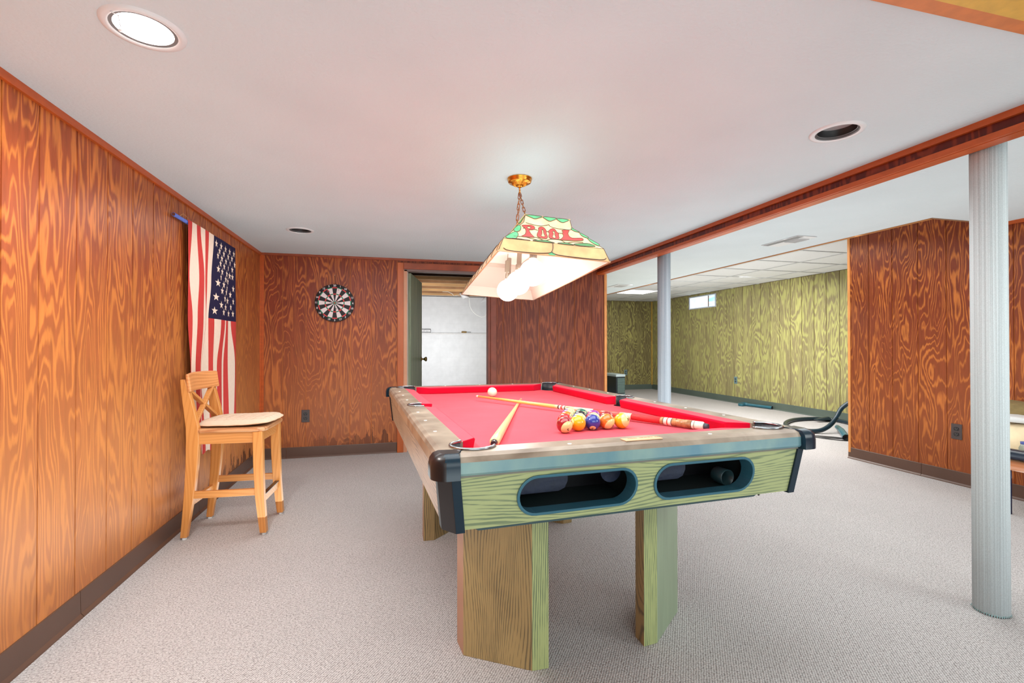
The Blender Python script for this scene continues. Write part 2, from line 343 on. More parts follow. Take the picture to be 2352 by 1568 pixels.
# ------------------------------------------------------------------ the room
XL, YB, XR, XG, YG, H, HG, XE, YE = -1.223, 5.022, 4.316, 6.298, 10.674, 1.987, 2.173, 3.679, 2.515
YN = -1.9
struct(MB().box((XL-.1, YN, -.06), (XG+.1, YG+.1, 0)).build('floor', CARPET))
CANS = [(1.80, 1.588), (-.686, 3.97)]
c_main = struct(MB().holes([(XL-.1, .93), (XR+.1, .93), (XR+.1, YE), (XE, YE), (XE, YG+.05), (2.30, YG+.05), (2.30, 5.12), (XL-.1, 5.12)],
    [[(x+.078*math.cos(2*PI*i/40), y+.078*math.sin(2*PI*i/40)) for i in range(40)] for x, y in CANS], lambda p: (p[0], p[1], H), (0, 0, .12)).build('ceiling', CEIL))
struct(MB().box((XL-.1, YN, 2.42), (XR+.1, .80, 2.5)).build('ceiling', CEIL))

def planks(wall, axis, face, a0, a1, cuts, z0, z1, mat, sgn, gap=.0065, th=.007):
    """separate plywood planks on a wall plane; axis 'X' (wall normal along X) or 'Y'"""
    cs = sorted([a0, a1]+[c for c in cuts if a0+.01 < c < a1-.01])
    for p, q in zip(cs, cs[1:]):
        g0 = gap/2 if p > a0 else 0; g1 = gap/2 if q < a1 else 0
        lo, hi = sorted((face, face+sgn*th))
        mb = MB()
        if axis == 'X': mb.box((lo, p+g0, z0), (hi, q-g1, z1))
        else: mb.box((p+g0, lo, z0), (q-g1, hi, z1))
        mb.build('plank', mat, wall)
def frange(a, b, s):
    r = []
    while a < b: r.append(a); a += s
    return r
T = .007
# left wall
w = struct(MB().box((XL-.1, YN, 0), (XL-T, YB+.1, H+.05)).build('wall_left', GROOVE))
planks(w, 'X', XL-T, YN, YB, [1.892-.21*k for k in range(1, 19)]+[1.892, 2.064, 2.274, 2.488, 2.7, 2.905, 3.115, 3.325, 3.535, 3.745, 3.955, 4.165, 4.375, 4.585, 4.795], 0, H, PLY_L, 1)
# back wall with door opening 0.154..1.0
w = struct(MB().box((XL, YB+T, 0), (.12, YB+.1, H+.05)).box((1.035, YB+T, 0), (2.37, YB+.1, H+.05)).box((.12, YB+T, 1.885), (1.035, YB+.1, H+.05)).build('wall_back', GROOVE))
planks(w, 'Y', YB+T, XL, .06, [-1.024, -.814, -.612, -.403, -.198], 0, H, PLY_B, -1)
planks(w, 'Y', YB+T, 1.09, 2.36, [1.17, 1.377, 1.581, 1.79, 1.995, 2.197], 0, H, PLY_B2, -1)
planks(w, 'Y', YB+T, .06, 1.09, [.42, .83], 1.945, H, PLY_B2, -1)
# right wall
w = struct(MB().box((XR+T, YN, 0), (XR+.12, 3.697, 2.42)).build('wall_right', GROOVE))
planks(w, 'X', XR+T, YN, 3.68, [3.491-.2135*k for k in range(0, 26)], 0, HG, PLY_R, -1)
# green room walls
w = struct(MB().box((XG+T, 2.3, 0), (XG+.1, YG+.1, HG+.1)).build('wall_far_right', GROOVE_G))
WY0, WY1, WZ0, WZ1 = 8.24, 9.13, 1.862, 2.128
gcuts = [9.026, 8.786, 8.542, 8.336, 8.151, 7.936, 7.73, 7.499, 7.279, 7.059, 6.841, 6.633, 6.408, 6.188, 5.963, 5.751, 5.53, 5.31, 5.09, 4.87, 4.65, 4.43, 4.21, 3.99, 9.24, 9.46, 9.68, 9.9, 10.12, 10.34]
planks(w, 'X', XG+T, 3.5, WY0, gcuts, 0, HG, PLY_G, -1, gap=.010)
planks(w, 'X', XG+T, WY1, YG, gcuts, 0, HG, PLY_G, -1, gap=.010)
planks(w, 'X', XG+T, WY0, WY1, gcuts, 0, WZ0, PLY_G, -1, gap=.010)
planks(w, 'X', XG+T, WY0, WY1, [], WZ1, HG, PLY_G, -1)
w = struct(MB().box((2.40, YG+T, 0), (XG, YG+.1, HG+.1)).build('wall_far_back', GROOVE_G))
planks(w, 'Y', YG+T, 2.4, XG, frange(2.62, 6.2, .215), 0, HG, PLY_G2, -1)
struct(MB().box((2.30, YB+.1, 0), (2.37, YG, HG+.1)).build('wall_partition', PLY_G2))
struct(MB().box((XR+.12, 2.3, 0), (XG+.1, 2.4, HG+.1)).build('wall_far_front', PLY_G2))
# window in the olive wall
wn = struct(MB().holes([(WY0, WZ0), (WY1, WZ0), (WY1, WZ1), (WY0, WZ1)], [[(WY0+.03, WZ0+.02), (WY1-.03, WZ0+.02), (WY1-.03, WZ1-.02), (WY0+.03, WZ1-.02)]], lambda p: (XG-.008, p[0], p[1]), (.0145, 0, 0)).build('window_1', plain('window_frame', (196, 204, 224), .5)))
ym = 8.48
def glass_pane(name, y0, y1, rgbs, sc):
    m, nt, b = new_mat(name); L = nt.links
    tc = nt.nodes.new('ShaderNodeTexCoord'); mp = nt.nodes.new('ShaderNodeMapping'); mp.inputs['Scale'].default_value = sc; L.new(tc.outputs['Object'], mp.inputs[0])
    n = nt.nodes.new('ShaderNodeTexNoise'); n.inputs['Scale'].default_value = 1; n.inputs['Detail'].default_value = 3; L.new(mp.outputs[0], n.inputs['Vector'])
    r = nt.nodes.new('ShaderNodeValToRGB'); e = r.color_ramp.elements; e[0].position = .4; e[0].color = srgb(*rgbs[0]); e[1].position = .6; e[1].color = srgb(*rgbs[1]); L.new(n.outputs['Fac'], r.inputs[0])
    L.new(r.outputs[0], b.inputs['Emission Color']); b.inputs['Emission Strength'].default_value = .85
    b.inputs['Base Color'].default_value = (.1, .12, .12, 1); b.inputs['Roughness'].default_value = .1
    return MB().box((XG+.001, y0, WZ0+.018), (XG+.0065, y1, WZ1-.018)).build('pane', m, wn)
glass_pane('daylit_glass_left', ym+.01, WY1-.028, [(214, 232, 228), (236, 244, 240)], (2, 6, 6))
glass_pane('daylit_glass_right', WY0+.028, ym-.01, [(150, 224, 236), (250, 252, 248)], (1, 1.5, 30))
MB().box((XG-.003, ym-.012, WZ0+.018), (XG+.0065, ym+.012, WZ1-.018)).build('mullion', plain('rusty_bar', (126, 82, 72), .7), wn)

# upper tiled ceiling of the far room: every tile its own piece
gx = [XE, 3.85, 4.51, 5.17, 5.83, XG]; gy = [2.4, 3.13, 3.79, 4.45, 5.11, 5.77, 6.43, 7.10, 7.76, 8.43, 9.09, 9.76, 10.42, YG]
cu = struct(MB().box((XE-.2, 2.3, HG+.03), (XG+.1, YG+.1, HG+.08)).build('ceiling', GRID))
PANEL = (4.51, 8.43)
for i in range(5):
    for j in range(13):
        if abs(gx[i]-PANEL[0]) < .01 and abs(gy[j]-PANEL[1]) < .01: continue
        o = MB().box((gx[i]+.012, gy[j]+.012, HG+.004), (gx[i+1]-.012, gy[j+1]-.012, HG+.016)).build('ceiling_tile', TILE, cu)
g = MB()
for x in gx[1:-1]: g.box((x-.013, 2.4, HG-.002), (x+.013, YG, HG+.004))
for y in gy[1:-1]: g.box((XE, y-.013, HG-.003), (XG, y+.013, HG+.003))
g.build('grid_bar', GRID, cu)
# lit fluorescent panel
t = thing('light_panel', 'lit square fluorescent panel in the tiled ceiling of the olive room', 'ceiling light', (4.84, 8.76, HG))
MB().holes([(-.32, -.32), (.32, -.32), (.32, .32), (-.32, .32)], [[(-.3, -.3), (.3, -.3), (.3, .3), (-.3, .3)]], lambda p: (p[0], p[1], -.004), (0, 0, .015)).build('frame', WHITE_T, t)
MB().box((-.30, -.30, -.001), (.30, .30, .004)).build('diffuser', plain('lit_diffuser', (255, 255, 255), .5, emis=(255, 253, 250), estr=9), t)

# trims and fascia ---------------------------------------------------------
def trim(n, mb, mat, bevel=0): return struct(mb.build('trim_%d' % n, mat, None, bevel))
trim(1, MB().box((XL, YN, H-.030), (XL+.014, YB, H)), TRIM)
trim(2, MB().box((XL, YB-.014, H-.022), (2.27, YB, H)), TRIM_D)
trim(3, MB().box((XL, YB-.016, .10), (XL+.016, YB, H-.02)).box((XL+.016, YB-.006, .1), (XL+.034, YB, H-.02)), TRIM)
# false header across the room
hd = struct(MB().box((2.277, .93, 1.905), (2.335, YB+.5, H)).build('trim_4', FASCIA))
MB().box((2.262, .93, H-.026), (2.277, YB, H)).build('top_moulding', TRIM, hd)
MB().box((2.262, .93, 1.898), (2.277, YB, 1.922)).box((2.277, .93, 1.896), (2.34, YB, 1.905)).build('bottom_moulding', TRIM, hd)
# header near the stairs (top right of the picture): olive plywood, yellow and orange trims
so = struct(MB().box((XL, .80, H-.0), (XR, .93, 2.42)).build('trim_5', PLY_G2))
MB().box((XL, .905, H-.012), (XR, .945, H)).build('bottom_moulding', plain('soffit_orange', (196, 112, 50), .45, noise=.1), so)
MB().box((XL, .788, H-.012), (XR, .905, H+.028)).build('face_moulding', plain('soffit_yellow', (206, 160, 60), .45, noise=.1), so)
# edge of the lower ceiling
trim(6, MB().box((XE-.012, YE, H-.008), (XE+.004, YG, H+.01)), plain('edge_trim', (176, 116, 62), .5))
struct(MB().box((XE, YE, H), (XE+.02, YG, HG+.03)).build('wall_bulkhead', CEIL))
trim(7, MB().box((XE-.012, YE-.008, H-.005), (XR, YE+.004, H+.01)), plain('edge_trim_thin', (140, 100, 70), .5))
trim(8, MB().box((XR-.016, YN, H-.024), (XR, YE, H)), TRIM)
trim(9, MB().box((XR-.006, 3.676, 0), (XR+.13, 3.700, HG)), TRIM_L)
trim(10, MB().box((2.355, YB-.012, 0), (2.385, YB+.1, 1.905)), TRIM_L)
trim(11, MB().box((XG-.014, YG-.02, .1), (XG, YG, HG)), plain('corner_bead', (206, 164, 70), .5))

# skirtings with a coved toe
def skirting(name, a, b, n, mat, h=.105):
    """a,b floor points on the wall face, n = inward normal"""
    a = Vector((*a, 0)); b = Vector((*b, 0)); n = Vector((*n, 0)); pr = [(0, 0), (.018, 0), (.016, .006), (.007, .016), (.005, h-.003), (.003, h), (0, h)]
    vs = [a+n*d+Vector((0, 0, z)) for d, z in pr]+[b+n*d+Vector((0, 0, z)) for d, z in pr]; k = len(pr)
    mb = MB().add(vs, [tuple(reversed(range(k))), tuple(range(k, 2*k))]+[(i, (i+1) % k, k+(i+1) % k, k+i) for i in range(k)])
    return struct(mb.build(name, mat))
for y0, y1 in ((YN, .1), (.103, 1.32), (1.323, 2.30), (2.303, 3.52), (3.523, YB-.006)): skirting('baseboard_left', (XL, y0), (XL, y1), (1, 0), BASE_B)
for x0, x1 in ((XL+.004, -.99), (-.987, .052)): skirting('baseboard_back', (x0, YB), (x1, YB), (0, -1), BASE_B)
skirting('baseboard_back', (1.092, YB), (2.35, YB), (0, -1), BASE_B)
for y0, y1 in ((YN, .6), (.603, 1.82), (1.823, 3.04), (3.043, 3.70)): skirting('baseboard_right', (XR, y0), (XR, y1), (-1, 0), BASE_B)
skirting('baseboard_far_right', (XG, 3.2), (XG, YG), (-1, 0), BASE_G, .12)
skirting('baseboard_far_back', (2.4, YG), (XG, YG), (0, -1), BASE_G, .12)

# door opening -------------------------------------------------------------
CAS = plain('casing_wood', (176, 86, 36), .42, noise=.2, nscale=9, stretch=(1, 1, .3))
CASD = plain('casing_dark', (126, 60, 40), .45, noise=.2, nscale=9)
JAMB = plain('jamb_wood', (196, 138, 106), .5, noise=.06, nscale=10)
dr = struct(MB().box((.056, YB-.018, 0), (.118, YB, 1.945)).build('door_1', CAS, bevel=.004))
MB().box((1.03, YB-.018, 0), (1.092, YB, 1.945)).build('casing', CASD, dr, bevel=.004)
MB().box((.118, YB-.018, 1.88), (1.03, YB, 1.945)).build('casing', plain('casing_head', (150, 70, 38), .42, noise=.3, nscale=5), dr, bevel=.004)
MB().box((.118, YB-.006, 0), (.126, YB+.01, 1.875)).box((.126, YB-.004, 0), (.154, YB+.1, 1.872)).build('jamb', JAMB, dr)
MB().box((1.005, YB-.004, 0), (1.034, YB+.1, 1.872)).build('jamb', CASD, dr)
MB().box((.118, YB-.004, 1.860), (1.034, YB+.1, 1.885)).build('jamb', plain('jamb_head', (120, 96, 90), .5), dr)
MB().box((.154, YB+.045, 0), (.166, YB+.08, 1.86)).build('stop', plain('stop_white', (196, 184, 172), .5), dr)
# leaf, swung back into the store room
ang = math.atan2(.78, .16)
lf = struct(MB().box((0, 0, .012), (.80, .035, 1.852)).build('door_2', ply('door_olive_stain', (156, 160, 132), (116, 128, 106), hs=8, vs=.2, bands=7, lo=.2, hi=.9, var=.15), bevel=.002))
lf.location = (.196, YB+.075, 0); lf.rotation_euler = (0, 0, ang)
BRASS = plain('aged_brass', (168, 140, 84), .25, metal=1)
k = MB().lathe([(.0001, 0), (.028, 0), (.028, .006), (.011, .010), (.010, .030), (.016, .036), (.027, .052), (.028, .062), (.018, .070), (.0001, .071)], 20, mat=Euler((PI/2, 0, 0)).to_matrix())
k.xf(Matrix.Translation((.735, -.001, .93))); k.build('knob', BRASS, lf)
k = MB().lathe([(.0001, 0), (.028, 0), (.028, .006), (.011, .010), (.010, .030), (.027, .052), (.028, .062), (.0001, .071)], 20, mat=Euler((-PI/2, 0, 0)).to_matrix())
k.xf(Matrix.Translation((.735, .036, .93))); k.build('knob', BRASS, lf)
for z in (1.58, .25):
    h = MB().box((.1545, YB+.012, z-.045), (.157, YB+.04, z+.045))
    for q in (-.03, 0, .03): h.lathe([(.004, 0), (.0001, .002)], 8, 1, c=(.157, YB+.026, z+q), mat=Euler((0, PI/2, 0)).to_matrix())
    h.build('hinge', [JAMB, BLACK], dr)

# store room behind the door: painted block wall, joists --------------------
BLK = plain('painted_block', (214, 216, 218), .75, noise=.05, nscale=8, bump=.35, bscale=90)
YS = 10.45
wb = struct(MB().box((-1.4, YS+.16, 0), (2.30, YS+.3, 2.45)).build('wall_storage_back', plain('block_joint', (204, 206, 208), .8)))
def blocks(z0, z1, y0, y1, off):
    nrow = 0; z = z0
    while z < z1-.02:
        zz = min(z+.205, z1); x = -.4-(.205 if (nrow+off) % 2 else 0)
        while x < 2.30:
            a = max(x, -.4); bx = min(x+.41, 2.30)
            if bx-a > .03: MB().box((a+.0018, y0+random.uniform(0, .002), z+.0018), (bx-.0018, y1, zz-.0018)).build('block', BLK, wb)
            x += .41
        z += .205; nrow += 1
MB().box((-.4, YS+.0022, .0), (2.30, YS+.15, 1.325)).build('mortar', bpy.data.materials['block_joint'], wb)
MB().box((-.4, YS+.0822, 1.36), (2.30, YS+.155, 2.16)).build('mortar', bpy.data.materials['block_joint'], wb)
blocks(.01, 1.33, YS, YS+.17, 0)
blocks(1.36, 2.16, YS+.08, YS+.17, 1)
MB().box((-.4, YS-.004, 1.325), (2.30, YS+.17, 1.36)).build('ledge', plain('ledge_paint', (206, 206, 206), .7, noise=.05), wb)
MB().box((2.10, YS+.02, 1.36), (2.30, YS+.14, 2.16)).build('pilaster', BLK, wb)
struct(MB().box((-1.4, YB+.1, 0), (-.4, YS+.3, 2.45)).build('wall_storage_left', plain('store_side', (196, 194, 190), .8)))
JOIST = plain('joist_pine', (196, 150, 98), .7, noise=.25, nscale=4, stretch=(.5, 1, 1))
DECK = plain('subfloor', (150, 112, 72), .8, noise=.2, nscale=5)
cs = struct(MB().box((-1.4, YB+.1, 2.36), (2.30, YS+.3, 2.40)).build('ceiling', DECK))
JT = [plain('joist_unlit', (84, 64, 52), .8, noise=.2, nscale=4), plain('joist_mid', (150, 108, 72), .8, noise=.25, nscale=4), JOIST]  # first tone is painted dark so the near joists look unlit
JB = plain('joist_edge_lit', (206, 176, 132), .7)  # paler colour painted on the undersides as if light caught them
y = YB+.32; jk = 0
while y < YS+.1:
    q = MB().box((-.4, y, 2.16), (2.30, y+.042, 2.36)); q.m[0] = 1
    q.build('joist', [JT[0 if jk < 6 else (1 if jk % 2 else 2)], JB], cs); y += .41; jk += 1
# lamp holder with its wires on a joist
t = thing('bare_lampholder', 'small white ceiling lampholder with loose wires on the joists beyond the doorway', 'lampholder', (1.40, 9.45, 2.07))
MB().lathe([(.0001, .04), (.10, .04), (.11, .02), (.05, -.02), (.035, -.05), (.0001, -.05)], 20).xf(Euler((.35, .35, 0)).to_matrix().to_4x4()).build('dish', WHITE_T, t)
MB().tube([(-.08, 0, .03), (-.20, 0, 0), (-.24, 0, .05), (-.32, 0, .08), (-.42, .05, .085)], .006, 6).tube([(.02, 0, 0), (.06, -.05, .08), (.03, -.05, .088)], .006, 6).build('wire', plain('cable_white', (212, 206, 196), .5), t)
cb = MB().tube([(1.507, 9.5, 2.16), (1.515, 9.5, 1.98), (1.535, 9.5, 1.86), (1.585, 9.5, 1.77), (1.649, 9.5, 1.713), (1.756, 9.5, 1.66), (1.83, 9.5, 1.675), (1.885, 9.5, 1.74), (1.925, 9.5, 1.86), (1.94, 9.5, 2.0), (1.94, 9.5, 2.16)], .007, 6).build('hanging_cable', plain('cable_white2', (222, 222, 218), .5))
tag(cb, 'white cable hanging in a loop before the block wall of the store room', 'cable')
t = thing('sheet_bundle', 'pale folded plastic sheet hung under the joists of the store room', 'plastic sheet', (2.02, 9.9, 2.10))
MB().add([(-.2, 0, -.09), (-.02, .02, .05), (.2, 0, .06), (.22, .03, -.02), (.02, .05, -.05), (-.2, .03, -.11), (-.1, .08, .02), (.2, .08, .05)], [(0, 1, 4, 5), (1, 2, 3, 4), (0, 1, 6, 5), (1, 2, 7, 6)], 0, True).build('sheet', plain('plastic_film', (214, 216, 218), .25), t)
# boxed starter sign and a tool on the ledge
t = thing('carton', 'narrow black carton with white lettering on the block wall ledge', 'box', (.69, YS+.04, 1.361))
MB().box((-.19, -.03, 0), (.14, .03, .085)).build('body', BLACK, t, bevel=.002)
tm = text_mb('STARTER', .046, lambda x, z: (x+.035, -.0315, z+.042), 0, .0016)
tm.build('lettering', plain('letter_white', (230, 230, 230), .5), t)
mk = MB()
for i in range(5): mk.box((-.140+.014*i, -.0315, .030), (-.131+.014*i, -.0305, .056))
mk.build('small_print', plain('print_red', (150, 40, 44), .5), t)
t = thing('putty_knife', 'small brown tool lying on the block wall ledge', 'tool', (1.60, YS+.04, 1.361))
MB().tube([(-.10, 0, .022), (-.09, 0, .022), (.0, 0, .022), (.015, 0, .022)], [.012, .020, .018, .010], 10).build('handle', plain('tool_handle', (140, 112, 62), .6), t)
MB().box((.014, -.002, .010), (.11, .012, .030)).build('blade', plain('tool_steel', (120, 122, 122), .4, metal=.8), t)

# ------------------------------------------------------------------ columns
def column(x, y, label, mat):
    t = thing('support_column', label, 'column', (x, y, 0), group='fabric wrapped posts under the header')
    n = 96; r = .0575; vs = []; 
    fl = [1+.012*math.sin(14*2*PI*i/n)*(1 if (i//7) % 2 else .3)+.006*math.sin(39*2*PI*i/n) for i in range(n)]
    mb = MB()
    P = [(r*fl[i]*math.cos(2*PI*i/n), r*fl[i]*math.sin(2*PI*i/n)) for i in range(n)]
    mb.layers([P, P], [.004, H-.002], 0, smooth=True)
    mb.build('wrapping', mat, t)
    Q = [(a*1.05, b*1.05) for a, b in P]
    MB().layers([P, Q, Q], [H-.012, H-.006, H-.001], 0).build('top_edge', plain('wrap_edge', (140, 156, 152), .8), t)
    e = MB()
    for i in range(0, n, 2):
        a = 2*PI*i/n; q = random.uniform(-.001, .004)
        e.add([((r-.001)*math.cos(a), (r-.001)*math.sin(a), .012), ((r+.002+q)*math.cos(a+.02), (r+.002+q)*math.sin(a+.02), .0), ((r+.002)*math.cos(a+.07), (r+.002)*math.sin(a+.07), .003), ((r-.001)*math.cos(a+.1), (r-.001)*math.sin(a+.1), .012)], [(0, 1, 2, 3)])
    stuff(e.build('frayed_hem', plain('wrap_fray', (120, 150, 150), .9), t))
    return t
def wrap_mat(name, a, b2):
    m, nt, b = new_mat(name); L = nt.links
    tc = nt.nodes.new('ShaderNodeTexCoord'); sep = nt.nodes.new('ShaderNodeSeparateXYZ'); L.new(tc.outputs['Object'], sep.inputs[0])
    an = math_node(nt, 'ARCTAN2', sep.outputs['Y'], sep.outputs['X'])
    cmb = nt.nodes.new('ShaderNodeCombineXYZ'); L.new(math_node(nt, 'MULTIPLY', an, 14), cmb.inputs[0]); L.new(math_node(nt, 'MULTIPLY', sep.outputs['Z'], .25), cmb.inputs[1])
    n = nt.nodes.new('ShaderNodeTexNoise'); n.inputs['Scale'].default_value = 1.6; n.inputs['Detail'].default_value = 3; L.new(cmb.outputs[0], n.inputs['Vector'])
    r = nt.nodes.new('ShaderNodeValToRGB'); e = r.color_ramp.elements; e[0].position = .36; e[0].color = srgb(*a); e[1].position = .6; e[1].color = srgb(*b2)
    L.new(n.outputs['Fac'], r.inputs[0])
    n2 = nt.nodes.new('ShaderNodeTexNoise'); n2.inputs['Scale'].default_value = 320; L.new(tc.outputs['Object'], n2.inputs['Vector'])
    mx = nt.nodes.new('ShaderNodeMix'); mx.data_type = 'RGBA'; mx.blend_type = 'MULTIPLY'; mx.inputs[0].default_value = .35; L.new(r.outputs[0], mx.inputs[6]); L.new(n2.outputs['Fac'], mx.inputs[7])
    L.new(mx.outputs[2], b.inputs['Base Color']); b.inputs['Roughness'].default_value = .9; b.inputs['Specular IOR Level'].default_value = .1
    return m
column(2.402, 1.430, 'pale blue striped fabric wrapped post nearest the camera at the right', wrap_mat('wrap_near', (196, 204, 206), (226, 236, 238)))
column(2.402, 3.86, 'grey blue striped fabric wrapped post beyond the pool table', wrap_mat('wrap_far', (150, 158, 168), (196, 204, 212)))

# ------------------------------------------------------------------ recessed lights, vents, outlets
def recessed(x, y, label, lit):
    t = thing('recessed_light', label, 'ceiling light', (x, y, H), group='round recessed ceiling lights')
    MB().lathe([(.079, -.004), (.084, -.007), (.098, -.005), (.101, .0)], 40).lathe([(.079, -.004), (.079, .0)], 40).build('trim_ring', plain('ring_white', (216, 216, 216), .4), t)
    if lit:
        MB().lathe([(.079, -.003), (.075, -.0022), (.070, -.0020)], 40).build('inner_ring', plain('ring_shadow', (120, 120, 120), .5), t)
        MB().lathe([(.070, -.0018), (.03, -.0016), (.0001, -.0016)], 40).build('lens', plain('lit_lens', (255, 255, 255), .5, emis=(255, 252, 248), estr=7), t)
        wb_ = MB().tube([(-.045, -.075, -.008), (-.03, -.070, -.013), (-.005, -.055, -.010), (.03, -.02, -.006)], .0015, 5).tube([(-.028, -.070, -.013), (-.026, -.068, -.03), (-.022, -.07, -.045)], .0018, 5)
        wb_.lathe([(.0002, .0), (.004, -.006), (.007, -.010), (.0002, -.012)], 8, c=(-.022, -.07, -.043)).build('cobweb', plain('cobweb', (240, 240, 240), .8), t)
        l = bpy.data.lights.new('recessed_lamp', 'AREA'); l.shape = 'DISK'; l.size = .14; l.energy = 14; l.color = (1, .97, .93)
        lo = bpy.data.objects.new('recessed_lamp', l); COL.objects.link(lo); lo.location = (x, y, H-.012)
    else:
        # shallow black baffle hanging just inside the slab opening
        MB().lathe([(.079, -.003), (.077, -.0028), (.074, .004), (.070, .006)], 40).build('baffle_lip', plain('baffle_grey', (92, 92, 92), .35), t)
        MB().lathe([(.0745, .002), (.070, .034), (.069, .035)], 40, smooth=True).build('baffle', plain('baffle_black', (30, 30, 30), .45), t)
        MB().lathe([(.069, .035), (.05, .041), (.0001, .043)], 32).build('lamp_face', plain('dead_lamp', (176, 176, 176), .4), t)
    return t
recessed(-.675, 1.545, 'lit round recessed ceiling light trailing a cobweb near the left wall', True)
recessed(1.80, 1.588, 'unlit recessed ceiling can with black baffle near the header at right', False)
recessed(-.686, 3.97, 'unlit recessed ceiling can with black baffle near the dartboard wall', False)

t = thing('air_vent', 'white rectangular ceiling vent beyond the header near the right wall', 'vent', (3.29, 3.37, H))
MB().box((-.095, -.20, -.006), (.095, .20, -.001)).build('plate', plain('vent_white', (208, 208, 208), .5), t, bevel=.002)
MB().box((-.02, -.13, -.010), (.09, .02, -.006)).build('damper', plain('vent_grey', (168, 168, 168), .5), t)
for i in range(9): MB().box((-.018, -.125+.0165*i, -.012), (.088, -.120+.0165*i, -.010)).build('slat', plain('vent_slat', (180, 180, 180), .5), t) if i == 0 else None
vm = bpy.data.materials['vent_slat']
for i in range(1, 9): MB().box((-.018, -.125+.0165*i, -.012), (.088, -.120+.0165*i, -.010)).build('slat', vm, t)
MB().box((-.088, -.19, -.0072), (-.03, .19, -.006)).build('edge_gap', plain('vent_gap', (120, 120, 120), .6), t)
t = thing('air_vent', 'small pale ceiling vent far back beside the lit panel', 'vent', (3.33, 6.55, H))
MB().box((-.12, -.17, -.006), (.12, .17, -.001)).build('plate', bpy.data.materials['vent_white'], t)
MB().box((-.05, -.10, -.009), (.08, .10, -.006)).build('damper', bpy.data.materials['vent_grey'], t)

def outlet(loc, rz, label, plate, face, s=1.0):
    t = thing('wall_outlet', label, 'outlet', loc, (0, 0, rz), group='duplex wall outlets')
    MB().box((-.037*s, -.006, -.060*s), (.037*s, 0, .060*s)).build('plate', plate, t, bevel=.002)
    for z in (-.021*s, .021*s):
        P = [(.017*s*max(-1, min(1, 1.25*math.cos(a))), .015*s*math.sin(a)) for a in [2*PI*i/20 for i in range(20)]]
        rc = MB(); rc.holes(P, [], lambda p: (p[0], -.0085, z+p[1]), (0, .003, 0)); rc.build('socket', face, t)
        sl = MB().box((-.008*s, -.0092, z-.001), (-.0055*s, -.0084, z+.008*s)).box((.0055*s, -.0092, z-.001), (.008*s, -.0084, z+.007*s)).lathe([(.0001, 0), (.0025*s, 0)], 8, c=(0, -.0092, z-.007*s), mat=Euler((PI/2, 0, 0)).to_matrix())
        sl.build('slot', plain('slot', (120, 112, 108), .5) if 'slot' not in bpy.data.materials else bpy.data.materials['slot'], t)
    MB().lathe([(.0001, 0), (.0035, 0)], 10, c=(0, -.0066, 0), mat=Euler((PI/2, 0, 0)).to_matrix()).build('screw', plain('screw', (90, 86, 84), .4, metal=.5) if 'screw' not in bpy.data.materials else bpy.data.materials['screw'], t)
OB, OF = plain('outlet_brown', (72, 60, 58), .4), plain('outlet_face', (34, 28, 28), .35)
OG, OGF = plain('outlet_teal', (104, 130, 136), .4), plain('outlet_teal_face', (48, 60, 66), .4)
outlet((-.815, YB, .405), 0, 'dark brown wall outlet under the dartboard', OB, OF, 1.0)
outlet((XR, 2.783, .415), -PI/2, 'dark brown wall outlet on the right wall behind the near post', OB, OF, 1.0)
outlet((XG, 7.687, .43), -PI/2, 'teal grey wall outlet in the long olive plank wall', OG, OGF, 1.1)
outlet((5.578, YG, .42), 0, 'teal grey wall outlet on the far olive wall near the corner', OG, OGF, 1.1)

# ------------------------------------------------------------------ pool table
tb = thing('pool_table', 'pool table with red cloth, oak apron and black corner caps', 'pool table', (.66, 2.275, 0), (0, 0, .065))
CLOTH = plain('red_cloth_lamplit', (226, 86, 98), .95, noise=.06, nscale=7, bump=.12, bscale=600, spec=.1)  # pinker than the cushion sides: lamp light put into the colour
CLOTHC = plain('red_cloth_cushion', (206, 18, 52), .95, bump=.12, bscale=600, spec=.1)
RAILT = mottled('rail_laminate_top', (110, 92, 76), (168, 152, 134), 7, .32, (1, 1, 1), .3, .7)
RAILF = mottled('rail_laminate_cool_lit', (74, 118, 134), (124, 152, 144), 8, .32, (1, 1, .6), .3, .75)  # cool light painted into the end rail faces
RAILS = mottled('rail_laminate_warm_lit', (128, 92, 66), (178, 146, 116), 8, .3, (1, 1, .6), .3, .75)  # warm-lit twin of that laminate, painted on the long sides
OAKF = oak('apron_oak_cool_lit', (158, 166, 116), (108, 122, 90), (0, 0, 1), 90, 9, (2.2, 2, 9), edge=.52, width=.4)  # oak with greenish front light mixed into its colour
OAKS = oak('apron_oak_warm_lit', (160, 122, 88), (122, 88, 60), (0, 0, 1), 90, 8, (2, 2, 9), edge=.5, width=.4)  # the same oak with warmer side light in its colour
CAPB = plain('cap_plastic_cool_lit', (10, 36, 50), .24, spec=.4)  # black plastic with a cool light tint painted in
CAPD = plain('cap_plastic_warm_lit', (34, 25, 24), .3, spec=.3)  # same black plastic, warm light tint painted in for left faces
CAPM = plain('post_plastic_warm_lit', (40, 29, 27), .5, spec=.12)  # left post faces carry the same painted warm light
LEATHER = plain('pocket_leather', (44, 42, 48), .4, noise=.3, nscale=30, bump=.3, bscale=120)
CHROME = plain('pocket_iron', (160, 164, 168), .22, metal=1)
BZ = .778; CPX, CPY, CR = .505, .940, .060; SPX, SR = .535, .052
